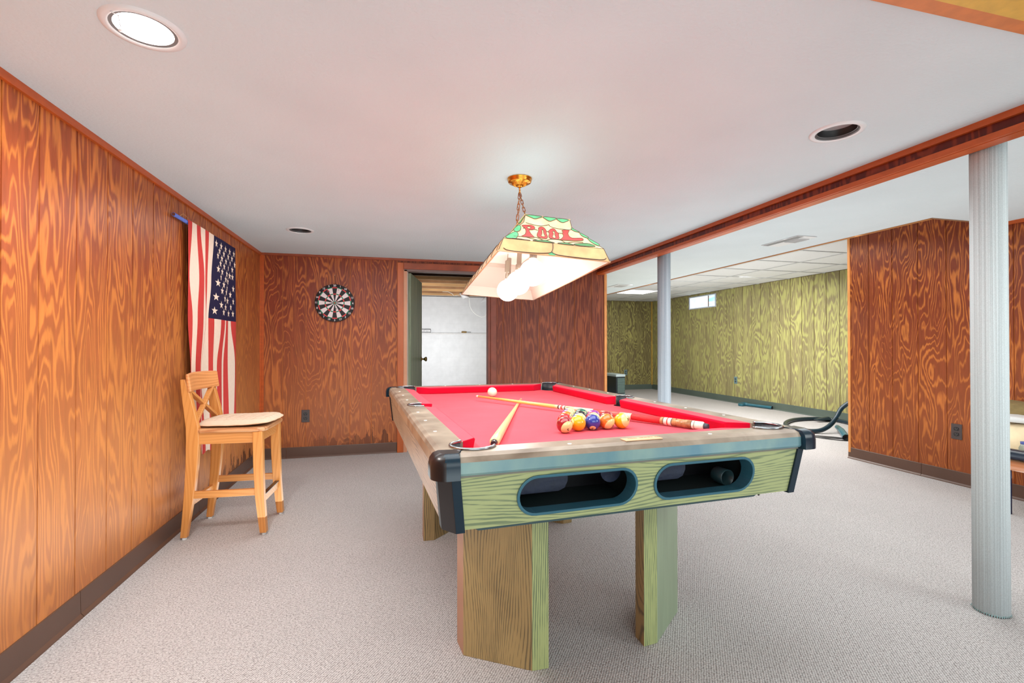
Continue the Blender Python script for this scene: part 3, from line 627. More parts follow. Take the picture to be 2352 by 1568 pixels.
# cloth bed with pocket bites
def quad_outline():
    pts = []
    hx, hy = .535, .968
    for sx, sy in ((1, -1), (1, 1), (-1, 1), (-1, -1)):
        c = (sx*CPX, sy*CPY)
        if (sx, sy) == (1, -1): seq = arc(c, CR, -PI+math.asin(.028/CR), PI/2-math.asin(.03/CR)-2*PI*0, 14); seq = [(c[0]-math.sqrt(CR*CR-.028**2), -hy)]+arc(c, CR, PI+math.asin(.028/CR)-0.0, PI/2-math.asin(.5), 14)+[(hx, c[1]+math.sqrt(CR*CR-.03**2))]
        else: seq = None
        if seq: base = seq
        pts.append((sx, sy))
    def corner(sx, sy, rev):
        s = [(sx*x, -sy*y) for x, y in base]
        return list(reversed(s)) if rev else s
    side = lambda sx: [(sx*.535, -.052), (sx*.512, -.047), (sx*.495, -.033), (sx*.484, -.013), (sx*.484, .013), (sx*.495, .033), (sx*.512, .047), (sx*.535, .052)]
    out = corner(1, -1, False)+side(1)+corner(1, 1, True)+corner(-1, 1, False)+list(reversed(side(-1)))+corner(-1, -1, True)
    return out
bed = MB(); ol = quad_outline()
bed.holes(ol, [], lambda p: (p[0], p[1], BZ), (0, 0, -.028), 0, 1)
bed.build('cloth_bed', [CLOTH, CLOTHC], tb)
# rails
def rail_long(sx):
    P = []; tagv = []
    def add(p, o=0): P.append((sx*p[0], p[1])); tagv.append(o)
    n = 14
    add((.615, -.975), 1); add((.615, .975), 1); add((.545, .985))
    a0 = math.atan2(.045, .040); 
    for p in arc((CPX, CPY), CR, a0, -math.acos(.015/CR), n)[1:]: add(p)
    sy = math.sqrt(SR**2-.015**2)
    for p in arc((SPX, 0), SR, PI-math.acos(.015/SR), 0, 8)+arc((SPX, 0), SR, 0, -(PI-math.acos(.015/SR)), 8)[1:]: add(p)
    for p in reversed(arc((CPX, -CPY), CR, -a0, math.acos(.015/CR), n)[1:]): add(p)
    add((.545, -.985))
    off = lambda d: [(x-sx*d*o, y) for (x, y), o in zip(P, tagv)]
    mb = MB(); mb.layers([off(.004), off(0), off(.001), off(.006), off(.018)], [.768, .774, .804, .8155, .822], [1, 1, 2, 0], 0)
    return mb
def rail_end(sy):
    P = []; tagv = []
    def add(p, o=0): P.append((p[0], sy*p[1])); tagv.append(o)
    n = 14
    add((-.565, 1.045), 1); add((.565, 1.045), 1); add((.545, .985))
    a0 = math.atan2(.045, .040)
    for p in arc((CPX, CPY), CR, a0, PI-math.asin(.015/CR), n)[1:]: add(p)
    for p in reversed(arc((-CPX, CPY), CR, PI-a0, math.asin(.015/CR), n)[1:]): add(p)
    add((-.545, .985))
    off = lambda d: [(x, y-sy*d*o) for (x, y), o in zip(P, tagv)]
    mb = MB(); mb.layers([off(.004), off(0), off(.001), off(.008), off(.022)], [.768, .774, .802, .815, .822], [1, 1, 2, 0], 0)
    return mb
for sx in (-1, 1): rail_long(sx).build('rail', [RAILT, RAILS, RAILT], tb)
for sy in (-1, 1): rail_end(sy).build('rail', [RAILT, RAILF, RAILT], tb)
# shadow bead between rail and apron
MB().box((-.565, -1.036, .762), (.565, -1.02, .768)).build('bead', plain('bead_grey', (110, 108, 96), .5), tb)
# cushions: profile (distance outwards from nose line, z)
CP = [(.056, .8225), (.006, .8185), (.0, .813), (.010, .7785), (.056, .7785)]
def cushion(p0n, p1n, p0b, p1b, outn):
    """nose end points and back end points in plan"""
    mb = MB(); A = []; B = []
    for d, z in CP:
        f = d/.056
        A.append((p0n[0]+(p0b[0]-p0n[0])*f, p0n[1]+(p0b[1]-p0n[1])*f, z)); B.append((p1n[0]+(p1b[0]-p1n[0])*f, p1n[1]+(p1b[1]-p1n[1])*f, z))
    k = len(CP); mb.add(A+B, [tuple(range(k)), tuple(reversed(range(k, 2*k)))]+[(i, (i+1) % k, k+(i+1) % k, k+i) for i in range(k)])
    for i, f in enumerate(mb.f):
        if i == 2: mb.m[i] = 1
    return mb
for sx in (-1, 1):
    for sy in (-1, 1):
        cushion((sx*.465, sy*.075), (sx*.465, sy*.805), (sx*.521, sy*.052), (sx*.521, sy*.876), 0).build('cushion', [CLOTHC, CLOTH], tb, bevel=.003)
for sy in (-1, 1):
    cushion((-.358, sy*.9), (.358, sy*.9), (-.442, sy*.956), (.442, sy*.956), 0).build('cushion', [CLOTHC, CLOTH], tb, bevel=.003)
# sights
SIGHT = plain('sight_pearl', (244, 244, 238), .2)
def sight(x, y): MB().lathe([(.0001, .0012), (.0055, .001), (.006, 0)], 12, c=(x, y, .822)).build('sight', SIGHT, tb)
for sx in (-1, 1):
    for y in (-.69, -.46, -.23, .23, .46, .69): sight(sx*.570, y)
for sy in (-1, 1):
    for x in (-.24, 0, .24): sight(x, sy*1.0)
# pockets
for sx in (-1, 1):
    for sy in (-1, 1):
        c = (sx*CPX, sy*CPY); base_a = math.atan2(sy, sx)
        MB().lathe([(.058, BZ-.001), (.056, .70), (.03, .69), (.0001, .69)], 28, c=(c[0], c[1], 0)).build('pocket_cup', LEATHER, tb)
        MB().lathe([(.0585, BZ), (.0585, .8215), (.0615, .8215)], 24, c=(c[0], c[1], 0), a0=base_a-1.95, a1=base_a+1.95).build('pocket_liner', LEATHER, tb)
        pts = [(c[0]+.0615*math.cos(a), c[1]+.0615*math.sin(a), .8245) for a in [base_a-2.0+4.0*i/28 for i in range(29)]]
        MB().tube(pts, .0048, 8).build('pocket_iron', CHROME, tb)
    c = (sx*SPX, 0); ba = 0 if sx > 0 else PI
    MB().lathe([(.0505, BZ-.001), (.049, .70), (.0001, .69)], 24, c=(c[0], 0, 0)).build('pocket_cup', LEATHER, tb)
    MB().lathe([(.0508, BZ), (.0508, .8215), (.054, .8215)], 20, c=(c[0], 0, 0), a0=ba-1.86, a1=ba+1.86).build('pocket_liner', LEATHER, tb)
    MB().tube([(c[0]+.0535*math.cos(a), .0535*math.sin(a), .8242) for a in [ba-1.85+3.7*i/22 for i in range(23)]], .0040, 8).build('pocket_iron', CHROME, tb)
# corner caps: polygon with rounded outer corner
for sx in (-1, 1):
    for sy in (-1, 1):
        O = [(.545, .985), (.632, .975)]+arc((.590, 1.016), .043, 0, PI/2, 16)+[(.563, 1.059)]
        I = [(.545, .985), (.629, .975)]+arc((.590, 1.016), .040, 0, PI/2, 16)+[(.563, 1.056)]
        I2 = [(.545, .985), (.620, .975)]+arc((.590, 1.016), .030, 0, PI/2, 16)+[(.563, 1.046)]
        I3 = [(.545, .985), (.606, .977)]+arc((.588, 1.012), .018, 0, PI/2, 16)+[(.563, 1.030)]
        f = lambda L_: [(sx*x, sy*y) for x, y in L_]
        mb = MB().layers([f(O), f(O), f(I), f(I2), f(I3)], [.762, .792, .808, .8195, .8245], [0, 0, 0, 0], 0, smooth=True)
        # warm light tint painted on the faces that look left
        for i, fc in enumerate(mb.f):
            xs = sum(mb.v[j][0] for j in fc)/len(fc)
            if sx < 0 and xs < -.60: mb.m[i] = 1
        mb.m[-1] = 1
        cp = mb.build('corner_cap', [CAPB, CAPD], tb)
        for e_ in cp.data.edges:
            a_, b__ = [cp.data.vertices[q].co for q in e_.vertices]
            if abs(a_.z-b__.z) < 1e-6 and a_.z > .824 or (abs(abs(a_.x)-.563) < 1e-4 and abs(abs(b__.x)-.563) < 1e-4) or (abs(abs(a_.y)-.976) < .0015 and abs(abs(b__.y)-.976) < .0015): e_.use_edge_sharp = True
        # post under the cap
        def post(ins): return [(sx*(.558-ins*.7), sy*(1.036-ins)), (sx*(.582-ins*.7), sy*(1.036-ins)), (sx*(.612-ins*.7), sy*(.992-ins)), (sx*(.612-ins*.7), sy*(.955-ins)), (sx*(.558-ins*.7), sy*(.955-ins))]
        pm = MB().layers([post(.024), post(.0)], [.612, .764], 0)
        if sx < 0: pm.m = [0, 1, 1, 1, 1, 0, 0]
        pm.build('corner_post', [CAPB, CAPM], tb, bevel=.0015)
# aprons
def stadium(cx, cz, hl, hh, n=12):
    return [(cx+hl-hh+hh*math.cos(a), cz+hh*math.sin(a)) for a in [-PI/2+PI*i/n for i in range(n+1)]]+[(cx-hl+hh+hh*math.cos(a), cz+hh*math.sin(a)) for a in [PI/2+PI*i/n for i in range(n+1)]]
AZ0, AZ1 = .618, .764
yf = lambda z, y0=-1.030: y0+.024*(AZ1-z)/(AZ1-AZ0)
holes2 = [stadium(-.218, .693, .180, .052), stadium(.207, .693, .180, .052)]
outer = [(-.545, AZ0), (.545, AZ0), (.560, AZ1), (-.560, AZ1)]
MB().holes(outer, holes2, lambda p: (p[0], yf(p[1]), p[1]), (0, .018, 0)).build('apron', OAKF, tb)
COLL = plain('collar_teal', (48, 96, 112), .3)
for cx in (-.218, .207):
    o2 = stadium(cx, .693, .185, .057, 14); i2 = stadium(cx, .693, .177, .049, 14)
    cm = MB().holes(o2, [i2], lambda p: (p[0], yf(p[1])-.005, p[1]), (0, .05, 0))
    cm.build('opening_collar', COLL, tb, bevel=.0015)
    # tray behind the opening
    tr = MB().box((cx-.20, -.985, .632), (cx+.20, -.80, .636), 0).box((cx-.20, -.80, .632), (cx+.20, -.795, .755), 1).box((cx-.205, -.985, .632), (cx-.20, -.795, .755)).box((cx+.20, -.985, .632), (cx+.205, -.795, .755)).box((cx-.2, -.985, .752), (cx+.2, -.80, .756))
    tr.build('ball_tray', [plain('tray_green', (30, 44, 44), .4), plain('tray_black', (12, 16, 22), .5)], tb)
NAVY = plain('navy_leather', (20, 32, 58), .5, noise=.25, nscale=25, bump=.4, bscale=60)
for cx in (-.30, .125):
    P = [(cx-.10, .66), (cx+.07, .66), (cx+.09, .668), (cx+.10, .688), (cx+.10, .75), (cx-.10, .75)]
    MB().holes(P, [], lambda p: (p[0], -.90, p[1]), (0, .006, 0)).build('pocket_boot', NAVY, tb)
P = [(-.07+.035*math.cos(a), .715+.035*math.sin(a)) for a in [2*PI*i/20 for i in range(20)]]
MB().holes(P, [], lambda p: (p[0], -.93, p[1]), (0, .006, 0)).build('pocket_boot', NAVY, tb)
MB().lathe([(.026, -.05), (.027, .0), (.0235, .0), (.022, -.05)], 24, c=(.352, -.95, .662), mat=Euler((PI/2, 0, 0)).to_matrix()).build('drop_ring', plain('drop_ring', (34, 56, 60), .3), tb)
MB().box((-.56, 1.008, AZ0), (.56, 1.030, AZ1)).build('apron', OAKF, tb)
for sx in (-1, 1):
    mb = MB(); a = .606; b_ = .590
    mb.add([(sx*b_, -.96, AZ0), (sx*b_, .96, AZ0), (sx*a, .96, AZ1), (sx*a, -.96, AZ1), (sx*(b_-.018), -.96, AZ0), (sx*(b_-.018), .96, AZ0), (sx*(a-.018), .96, AZ1), (sx*(a-.018), -.96, AZ1)],
           [(0, 1, 2, 3), (4, 5, 6, 7), (0, 1, 5, 4), (1, 2, 6, 5), (2, 3, 7, 6), (3, 0, 4, 7)])
    mb.build('apron', OAKS, tb)
MB().box((-.57, -.80, .70), (.57, 1.0, .745)).build('bed_frame', plain('frame_dark', (58, 48, 42), .8), tb)
MB().holes([(-.50, .606), (.42, .606), (.45, .622), (-.53, .622)], [], lambda p: (p[0], -.99, p[1]), (0, .25, 0)).build('under_panel', plain('under_teal', (38, 66, 70), .5), tb)
MB().lathe([(.0035, 0), (.003, -.012), (.0001, -.013)], 8, c=(.44, -.99, .620)).build('screw', BLACK, tb)
# legs
LEGB = oak('leg_oak_warm_lit', (160, 134, 88), (108, 92, 64), (.8, -.6, 0), 105, 24, (4, 4, 1.3), edge=.56, width=.36)  # warm light painted into the left and inner leg faces
LEGG = oak('leg_oak_cool_lit', (162, 170, 114), (92, 106, 80), (1, 0, 0), 120, 5, (5, 5, 1.2), edge=.56, width=.36)  # cool green light painted into the front chamfers
LEGT = plain('leg_edge_warm_lit', (176, 134, 108), .5, noise=.05, nscale=8)  # left leg ends, warm light put into the colour
LEGC = plain('leg_veneer_cool_lit', (136, 152, 124), .35, noise=.1, nscale=6, stretch=(4, 4, .4))  # right leg faces, cool green light put into the colour
def leg(sx, sy):
    base = [(.455, -.475), (.450, -.560), (.246, -.712), (.187, -.716), (.190, -.655), (.395, -.470)]
    P = [(sx*x, -sy*y) for x, y in base]   # sy=-1 front
    mb = MB().layers([P, P], [0, .745], 0)
    # side order: 0 end chamfer far, 1 wide outer face, 2 front chamfer, 3.. inner
    if sx < 0: mats = [LEGT, LEGB, LEGG, LEGB, LEGB, LEGB]
    else: mats = [LEGC, LEGC, LEGG, LEGB, LEGB, LEGB]
    for i in range(6): mb.m[i] = i
    return mb.build('leg', mats, tb, bevel=.0015)
for sx in (-1, 1):
    for sy in (-1, 1): leg(sx, sy)
for yy in (-.46, .46): MB().box((-.40, yy-.04, .62), (.40, yy+.04, .70)).build('cross_beam', bpy.data.materials['frame_dark'], tb)
# brass name plate with worn print
pl = MB().box((-.062, -.016, 0), (.062, .016, .003)); pl.xf(Matrix.Translation((-.012, -1.009, .8222))); pl.build('name_plate', plain('plate_brass', (226, 180, 140), .4), tb, bevel=.001)
mk = MB(); x = -.072
for wd in (.006, .005, .006, .005, .006, -1, .004, .01, .012, .01, .006, -1, .006, .006, .005):
    if wd < 0: x += .007; continue
    mk.box((x+.018, -1.004, .8252), (x+.018+wd*.8, -.9995, .8256)); x += wd+.0008
mk.build('worn_print', plain('plate_print', (150, 110, 80), .6), tb)

TM = Matrix.Translation((.66, 2.275, 0)) @ Matrix.Rotation(.065, 4, 'Z')
def TL(a, b, z): return TM @ Vector((a, b, z))

# ------------------------------------------------------------------ balls
BR = .0295
BCOL = {1: (244, 176, 26), 2: (44, 60, 150), 3: (214, 36, 40), 4: (150, 60, 150), 5: (240, 120, 40), 6: (30, 110, 86), 7: (150, 24, 34), 8: (26, 26, 28)}
CREAM = (236, 222, 150)
def ball_mat(n):
    m, nt, b = new_mat('ball_%d' % n); L = nt.links
    b.inputs['Roughness'].default_value = .08; b.inputs['Coat Weight'].default_value = .5; b.inputs['Coat Roughness'].default_value = .03
    if n == 0: b.inputs['Base Color'].default_value = srgb(244, 234, 206); return m
    tc = nt.nodes.new('ShaderNodeTexCoord'); sep = nt.nodes.new('ShaderNodeSeparateXYZ'); L.new(tc.outputs['Object'], sep.inputs[0])
    if n > 8: f = math_node(nt, 'GREATER_THAN', math_node(nt, 'ABSOLUTE', sep.outputs['X']), BR*.52)
    else: f = math_node(nt, 'GREATER_THAN', sep.outputs['X'], BR*.915)
    mx = nt.nodes.new('ShaderNodeMix'); mx.data_type = 'RGBA'; L.new(f, mx.inputs[0])
    mx.inputs[6].default_value = srgb(*BCOL[n-8 if n > 8 else n]); mx.inputs[7].default_value = srgb(*CREAM)
    L.new(mx.outputs[2], b.inputs['Base Color']); return m
NUMK = plain('ball_number', (34, 28, 24), .3)
ball_me = MB().sphere((0, 0, 0), BR, 40, 24)
sphere_mesh = ball_me.build('pool_ball', CLOTH); SPH = sphere_mesh.data; bpy.data.objects.remove(sphere_mesh)
def ball(n, pos, d, up, label):
    me = SPH.copy(); me.materials.clear(); me.materials.append(ball_mat(n))
    o = bpy.data.objects.new('cue_ball' if n == 0 else 'pool_ball', me); COL.objects.link(o)
    d = Vector(d).normalized(); u = Vector(up); yv = (u.cross(d)).normalized(); zv = d.cross(yv)
    o.matrix_world = Matrix.Translation(pos) @ Matrix((d, yv, zv)).transposed().to_4x4()
    tag(o, label, 'ball', None if n == 0 else 'racked pool balls')
    if n:
        def to3(x, z):
            v = Vector((BR, x, z)).normalized()*(BR*1.004); return tuple(v)
        text_mb(str(n), .017 if n < 10 else .0155, to3, 0, .0006).build('number', NUMK, o, recalc=False)
    return o
ball(0, TL(-.015, .62, BZ+BR), (0, 0, 1), (1, 0, 0), 'cream white cue ball alone at the far end of the red table')
vd = (Vector((0, 0, 1.1))-TL(0, -.6, BZ)).normalized(); rv = R1; uv = U1
def dirpx(a, b): 
    c = math.sqrt(max(0, 1-a*a-b*b)); return rv*a+uv*b+vd*c
D = 2*BR+.0012
rack_o = Vector((-.088, -.615)); 
names = {15: 'maroon striped ball number 15, left end of the front row of the rack', 1: 'plain yellow ball second from left in the front row of the rack',
 2: 'dark blue ball number 2 in the middle of the front row of the rack', 13: 'orange striped ball number 13 second from right in the front row of the rack',
 9: 'yellow and cream striped ball at the right end of the front row of the rack',
 3: 'plain red ball directly behind the maroon striped ball 15', 10: 'blue striped ball peeping over the plain yellow ball', 11: 'red striped ball peeping over the dark blue ball 2', 7: 'plain dark red ball peeping over the orange striped ball 13',
 5: 'orange yellow ball third back along the left edge of the rack', 8: 'black ball between blue striped and green balls in the rack', 4: 'purple ball at the right edge of the third row of the rack',
 12: 'cream and purple striped ball fourth back along the left edge of the rack', 6: 'green ball at the right of the fourth row of the rack', 14: 'green striped ball at the far point of the rack'}
ori = {15: (dirpx(.50, -.48), -uv+rv*.4), 1: (dirpx(-.86, .1), uv), 2: (dirpx(0, -.74), -uv-rv*.4), 13: (dirpx(.55, -.58), uv+rv*.2), 9: (dirpx(.74, .12), uv+rv*.3)}
rows = [[15, 1, 2, 13, 9], [3, 10, 11, 7], [5, 8, 4], [12, 6], [14]]
frontx = [-.088, -.0235, .0385, .0995, .1600]; fronty = [-.628, -.606, -.604, -.604, -.610]
for r_, row in enumerate(rows):
    for i, n in enumerate(row):
        if r_ == 0: a, b_ = frontx[i], fronty[i]
        else: a = -.082+D*(i+r_*.5); b_ = -.602+D*.866*r_
        if n in ori: dd, up = ori[n]
        else:
            dd = (dirpx(random.uniform(.3, .8), random.uniform(.2, .5)) if n > 8 or n in (6, 5) else dirpx(random.uniform(-.5, .3), -.8)); up = uv
        ball(n, TL(a, b_, BZ+BR), dd, up, names[n])

# ------------------------------------------------------------------ cues
def cue(name, label, A, B, prof, secs):
    """A tip, B butt end; prof [(t, r)], secs [(t0,t1,name,mat)]"""
    A = Vector(A); B = Vector(B); t = thing(name, label, 'cue', B, group='pool cues crossed on the red cloth')
    ax = (B-A); 
    def rad(u):
        for (t0, r0), (t1, r1) in zip(prof, prof[1:]):
            if t0 <= u <= t1: return r0+(r1-r0)*(u-t0)/(t1-t0+1e-9)
        return prof[-1][1]
    for t0, t1, nm, mat, label_ in secs:
        ks = [t0]+[p[0] for p in prof if t0 < p[0] < t1]+[t1]
        mb = MB().tube([A+ax*u-B for u in ks], [rad(min(max(u, 0), 1)) for u in ks], 20)
        o = mb.build(nm, mat, t)
        if label_: o['label'] = label_
    return t
MAPLE = plain('maple', (240, 206, 150), .3, noise=.05, nscale=20, coat=.3)
MAPLEO = plain('maple_orange', (248, 190, 104), .3, coat=.3)
WRING = plain('ring_cream', (246, 236, 216), .25, coat=.3); BRING = plain('ring_black', (50, 36, 32), .3)
REDW = plain('red_leather_wrap', (206, 40, 44), .5, bump=.5, bscale=500, noise=.1, nscale=200); REDP = plain('red_lacquer', (228, 92, 80), .25, coat=.4)
SLEEV = mottled('mottled_sleeve', (220, 196, 160), (250, 240, 214), 50, .25)
BROWNS = mottled('brown_sleeve', (150, 100, 62), (206, 160, 110), 40, .25)
RUB = plain('bumper_rubber', (64, 72, 82), .6)
b2 = TL(.432, -.764, .7955); t2 = TL(-.155, .45, .8040)
cue('pool_cue', 'two piece cue with red wrapped handle and cream rings lying behind the racked balls', t2, b2,
    [(0, .0060), (.45, .0095), (.76, .0138), (.955, .0160), (.985, .0160), (.9895, .0118), (1.001, .0095)],
    [(0, .0115, 'tip', WRING, None), (.0115, .4427, 'shaft', MAPLEO, None), (.4427, .4592, 'joint_mark', MAPLE, None), (.4592, .4650, 'ring', BRING, 'black ring'), (.4650, .4730, 'ring', WRING, 'cream ring'), (.4730, .4817, 'collar', REDP, None),
     (.4817, .4900, 'ring', WRING, 'cream ring'), (.4900, .4937, 'ring', BRING, 'black ring'), (.4937, .6138, 'forearm', SLEEV, 'mottled cream forearm'), (.6138, .7178, 'forearm', REDP, 'smooth red forearm'), (.7178, .7609, 'ring', SLEEV, 'cream marbled ring'),
     (.7609, .8599, 'wrap', REDW, 'red leather wrap'), (.8599, .8694, 'ring', BROWNS, 'gold brown ring'), (.8694, .8710, 'ring', BRING, 'black ring'), (.8710, .8809, 'ring', WRING, 'cream ring'), (.8809, .8849, 'ring', REDP, 'red ring'), (.8849, .8950, 'ring', WRING, 'cream ring'), (.8950, .8969, 'ring', BRING, 'black ring'),
     (.8969, .9549, 'butt_sleeve', BROWNS, 'gold brown sleeve'), (.9549, .9565, 'ring', BRING, 'black ring'), (.9565, .9635, 'ring', WRING, 'cream ring'), (.9635, .9649, 'ring', BRING, 'black ring'), (.9649, .9895, 'butt_cap', WRING, 'cream butt cap'), (.9895, 1.001, 'bumper', RUB, 'grey rubber bumper')])
b1 = TL(-.405, -.800, .7945); t1 = TL(.097, .397, .7848)
cue('pool_cue', 'plain maple cue with its butt pointing at the near left pocket', t1, b1,
    [(0, .0058), (.35, .0082), (.7, .0128), (.93, .0158), (.985, .0160), (.99, .0102), (1.0, .0085), (1.008, .006)],
    [(0, .010, 'tip', WRING, None), (.010, .9895, 'shaft', MAPLE, None), (.9895, 1.008, 'bumper', plain('bumper_black', (40, 40, 44), .3), 'black rubber bumper')])

# ------------------------------------------------------------------ hanging lamp
LQ = (.6513, 2.4005, 1.4302); LROT = Matrix.Rotation(-.0198, 3, 'Z') @ Matrix.Rotation(-.0431, 3, 'X') @ Matrix.Rotation(.0578, 3, 'Y')
lp = thing('pool_table_lamp', 'oblong stained glass pool table lamp hanging tilted on a brass chain', 'hanging lamp', LQ)
lp.rotation_euler = LROT.to_euler()
def glassy(name, rgb, tr=.45, em=0):
    m, nt, b = new_mat(name); L = nt.links
    tc = nt.nodes.new('ShaderNodeTexCoord'); n = nt.nodes.new('ShaderNodeTexNoise'); n.inputs['Scale'].default_value = 22; n.inputs['Detail'].default_value = 3; L.new(tc.outputs['Object'], n.inputs['Vector'])
    r = nt.nodes.new('ShaderNodeValToRGB'); c = srgb(*rgb); e = r.color_ramp.elements; e[0].position = .3; e[0].color = tuple(x*.82 for x in c[:3])+(1,); e[1].position = .7; e[1].color = tuple(min(1, x*1.12) for x in c[:3])+(1,)
    L.new(n.outputs['Fac'], r.inputs[0]); L.new(r.outputs[0], b.inputs['Base Color']); b.inputs['Roughness'].default_value = .35
    ts = nt.nodes.new('ShaderNodeBsdfTranslucent'); L.new(r.outputs[0], ts.inputs[0])
    mx = nt.nodes.new('ShaderNodeMixShader'); mx.inputs[0].default_value = tr
    L.new(b.outputs[0], mx.inputs[1]); L.new(ts.outputs[0], mx.inputs[2]); L.new(mx.outputs[0], nt.nodes['Material Output'].inputs[0])
    return m
G_CREAM = glassy('glass_cream', (238, 212, 162), .4); G_AMB = glassy('glass_amber', (224, 180, 124), .4); G_GRN = glassy('glass_green', (96, 190, 132)); G_DGR = glassy('glass_dark_green', (84, 150, 92)); G_RED = glassy('glass_red', (224, 52, 48), .3)
LEAD = plain('lead_came', (72, 50, 34), .5)
# shade rings: (hx, hy, z)
RG = [(.2358, .5885, 0), (.2138, .5705, .057), (.108, .463, .165), (.100, .455, .202)]
def ring_pts(hx, hy, z): return [(-hx, -hy, z), (hx, -hy, z), (hx, hy, z), (-hx, hy, z)]
def band(i, j, ins=0):
    a = ring_pts(RG[i][0]-ins, RG[i][1]-ins, RG[i][2]); b_ = ring_pts(RG[j][0]-ins, RG[j][1]-ins, RG[j][2]); return a, b_
for i, j, nm, mt in ((0, 1, 'skirt_panel', G_AMB), (1, 2, 'shade_panel', G_CREAM), (2, 3, 'neck_panel', G_CREAM)):
    a, b_ = band(i, j)
    for k in range(4):
        q = [a[k], a[(k+1) % 4], b_[(k+1) % 4], b_[k]]
        MB().add(q, [(0, 1, 2, 3)]).build(nm, mt, lp, recalc=False)
LIN = plain('white_liner', (246, 242, 234), .5)
mb = MB()
for i in range(3):
    a, b_ = band(i, i+1, .0035)
    for k in range(4): mb.add([a[k], a[(k+1) % 4], b_[(k+1) % 4], b_[k]], [(0, 1, 2, 3)])
m, nt, b = new_mat('liner_glow'); b.inputs['Base Color'].default_value = srgb(186, 176, 164); b.inputs['Roughness'].default_value = .6
ts = nt.nodes.new('ShaderNodeBsdfTranslucent'); ts.inputs[0].default_value = (1, .96, .9, 1); mxs = nt.nodes.new('ShaderNodeMixShader'); mxs.inputs[0].default_value = .12
nt.links.new(b.outputs[0], mxs.inputs[1]); nt.links.new(ts.outputs[0], mxs.inputs[2]); nt.links.new(mxs.outputs[0], nt.nodes['Material Output'].inputs[0])
mb.build('liner', m, lp, recalc=False)
MB().box((-.0995, -.4545, .190), (.0995, .4545, .194)).build('top_plate', plain('lamp_plate', (232, 226, 214), .5), lp)
# rim and hip cames
r0 = ring_pts(*RG[0]); rim = MB().tube(r0, .0035, 6, closed=True).build('rim', plain('rim_copper', (196, 150, 110), .4), lp)
r3 = ring_pts(*RG[3]); MB().tube(r3, .0030, 6, closed=True).build('top_rim', plain('rim_gold', (230, 180, 104), .4), lp)
# frame helpers on each shade face
def face_map(k, i, j, off=.0012):
    """k 0 front(-y),1 right,2 back,3 left; coordinates (u along the face, s down from ring j to ring i)"""
    A = Vector(((0, -RG[j][1], RG[j][2]), (RG[j][0], 0, RG[j][2]), (0, RG[j][1], RG[j][2]), (-RG[j][0], 0, RG[j][2]))[k])
    Bv = Vector(((0, -RG[i][1], RG[i][2]), (RG[i][0], 0, RG[i][2]), (0, RG[i][1], RG[i][2]), (-RG[i][0], 0, RG[i][2]))[k])
    e = (Bv-A).normalized(); ud = Vector(((1, 0, 0), (0, 1, 0), (-1, 0, 0), (0, -1, 0))[k]); n = ud.cross(-e).normalized()
    return lambda u, s, o=off: A+ud*u+e*s+n*o
def smooth2(P, closed, n=4):
    k = len(P); out = []
    if k < 3: return list(P)
    for i in range(k if closed else k-1):
        g = (lambda q: P[q % k]) if closed else (lambda q: P[min(max(q, 0), k-1)])
        p0, p1, p2, p3 = g(i-1), g(i), g(i+1), g(i+2)
        for j in range(n):
            t_ = j/n; out.append(tuple(.5*(2*p1[a]+(p2[a]-p0[a])*t_+(2*p0[a]-5*p1[a]+4*p2[a]-p3[a])*t_*t_+(3*p1[a]-p0[a]-3*p2[a]+p3[a])*t_**3) for a in (0, 1)))
    if not closed: out.append(P[-1])
    return out
def poly_on(fm, pts, o=.0014, hole=None):
    pts = smooth2(pts, True); hole = smooth2(hole, True) if hole else None
    mb = MB(); loops = [pts]+([hole] if hole else [])
    tr = tessellate_polygon([[Vector((p[0], p[1], 0)) for p in l] for l in loops]); flat = [p for l in loops for p in l]
    return mb.add([fm(p[0], p[1], o) for p in flat], [tuple(t_) for t_ in tr])
def came(fm, pts, r=.0013, closed=False, o=.0014):
    pts = smooth2(pts, closed); return MB().tube([fm(p[0], p[1], o) for p in pts], r, 5, closed=closed, caps=False)
fr = face_map(0, 1, 2); fn = face_map(0, 2, 3); fs = face_map(0, 0, 1)
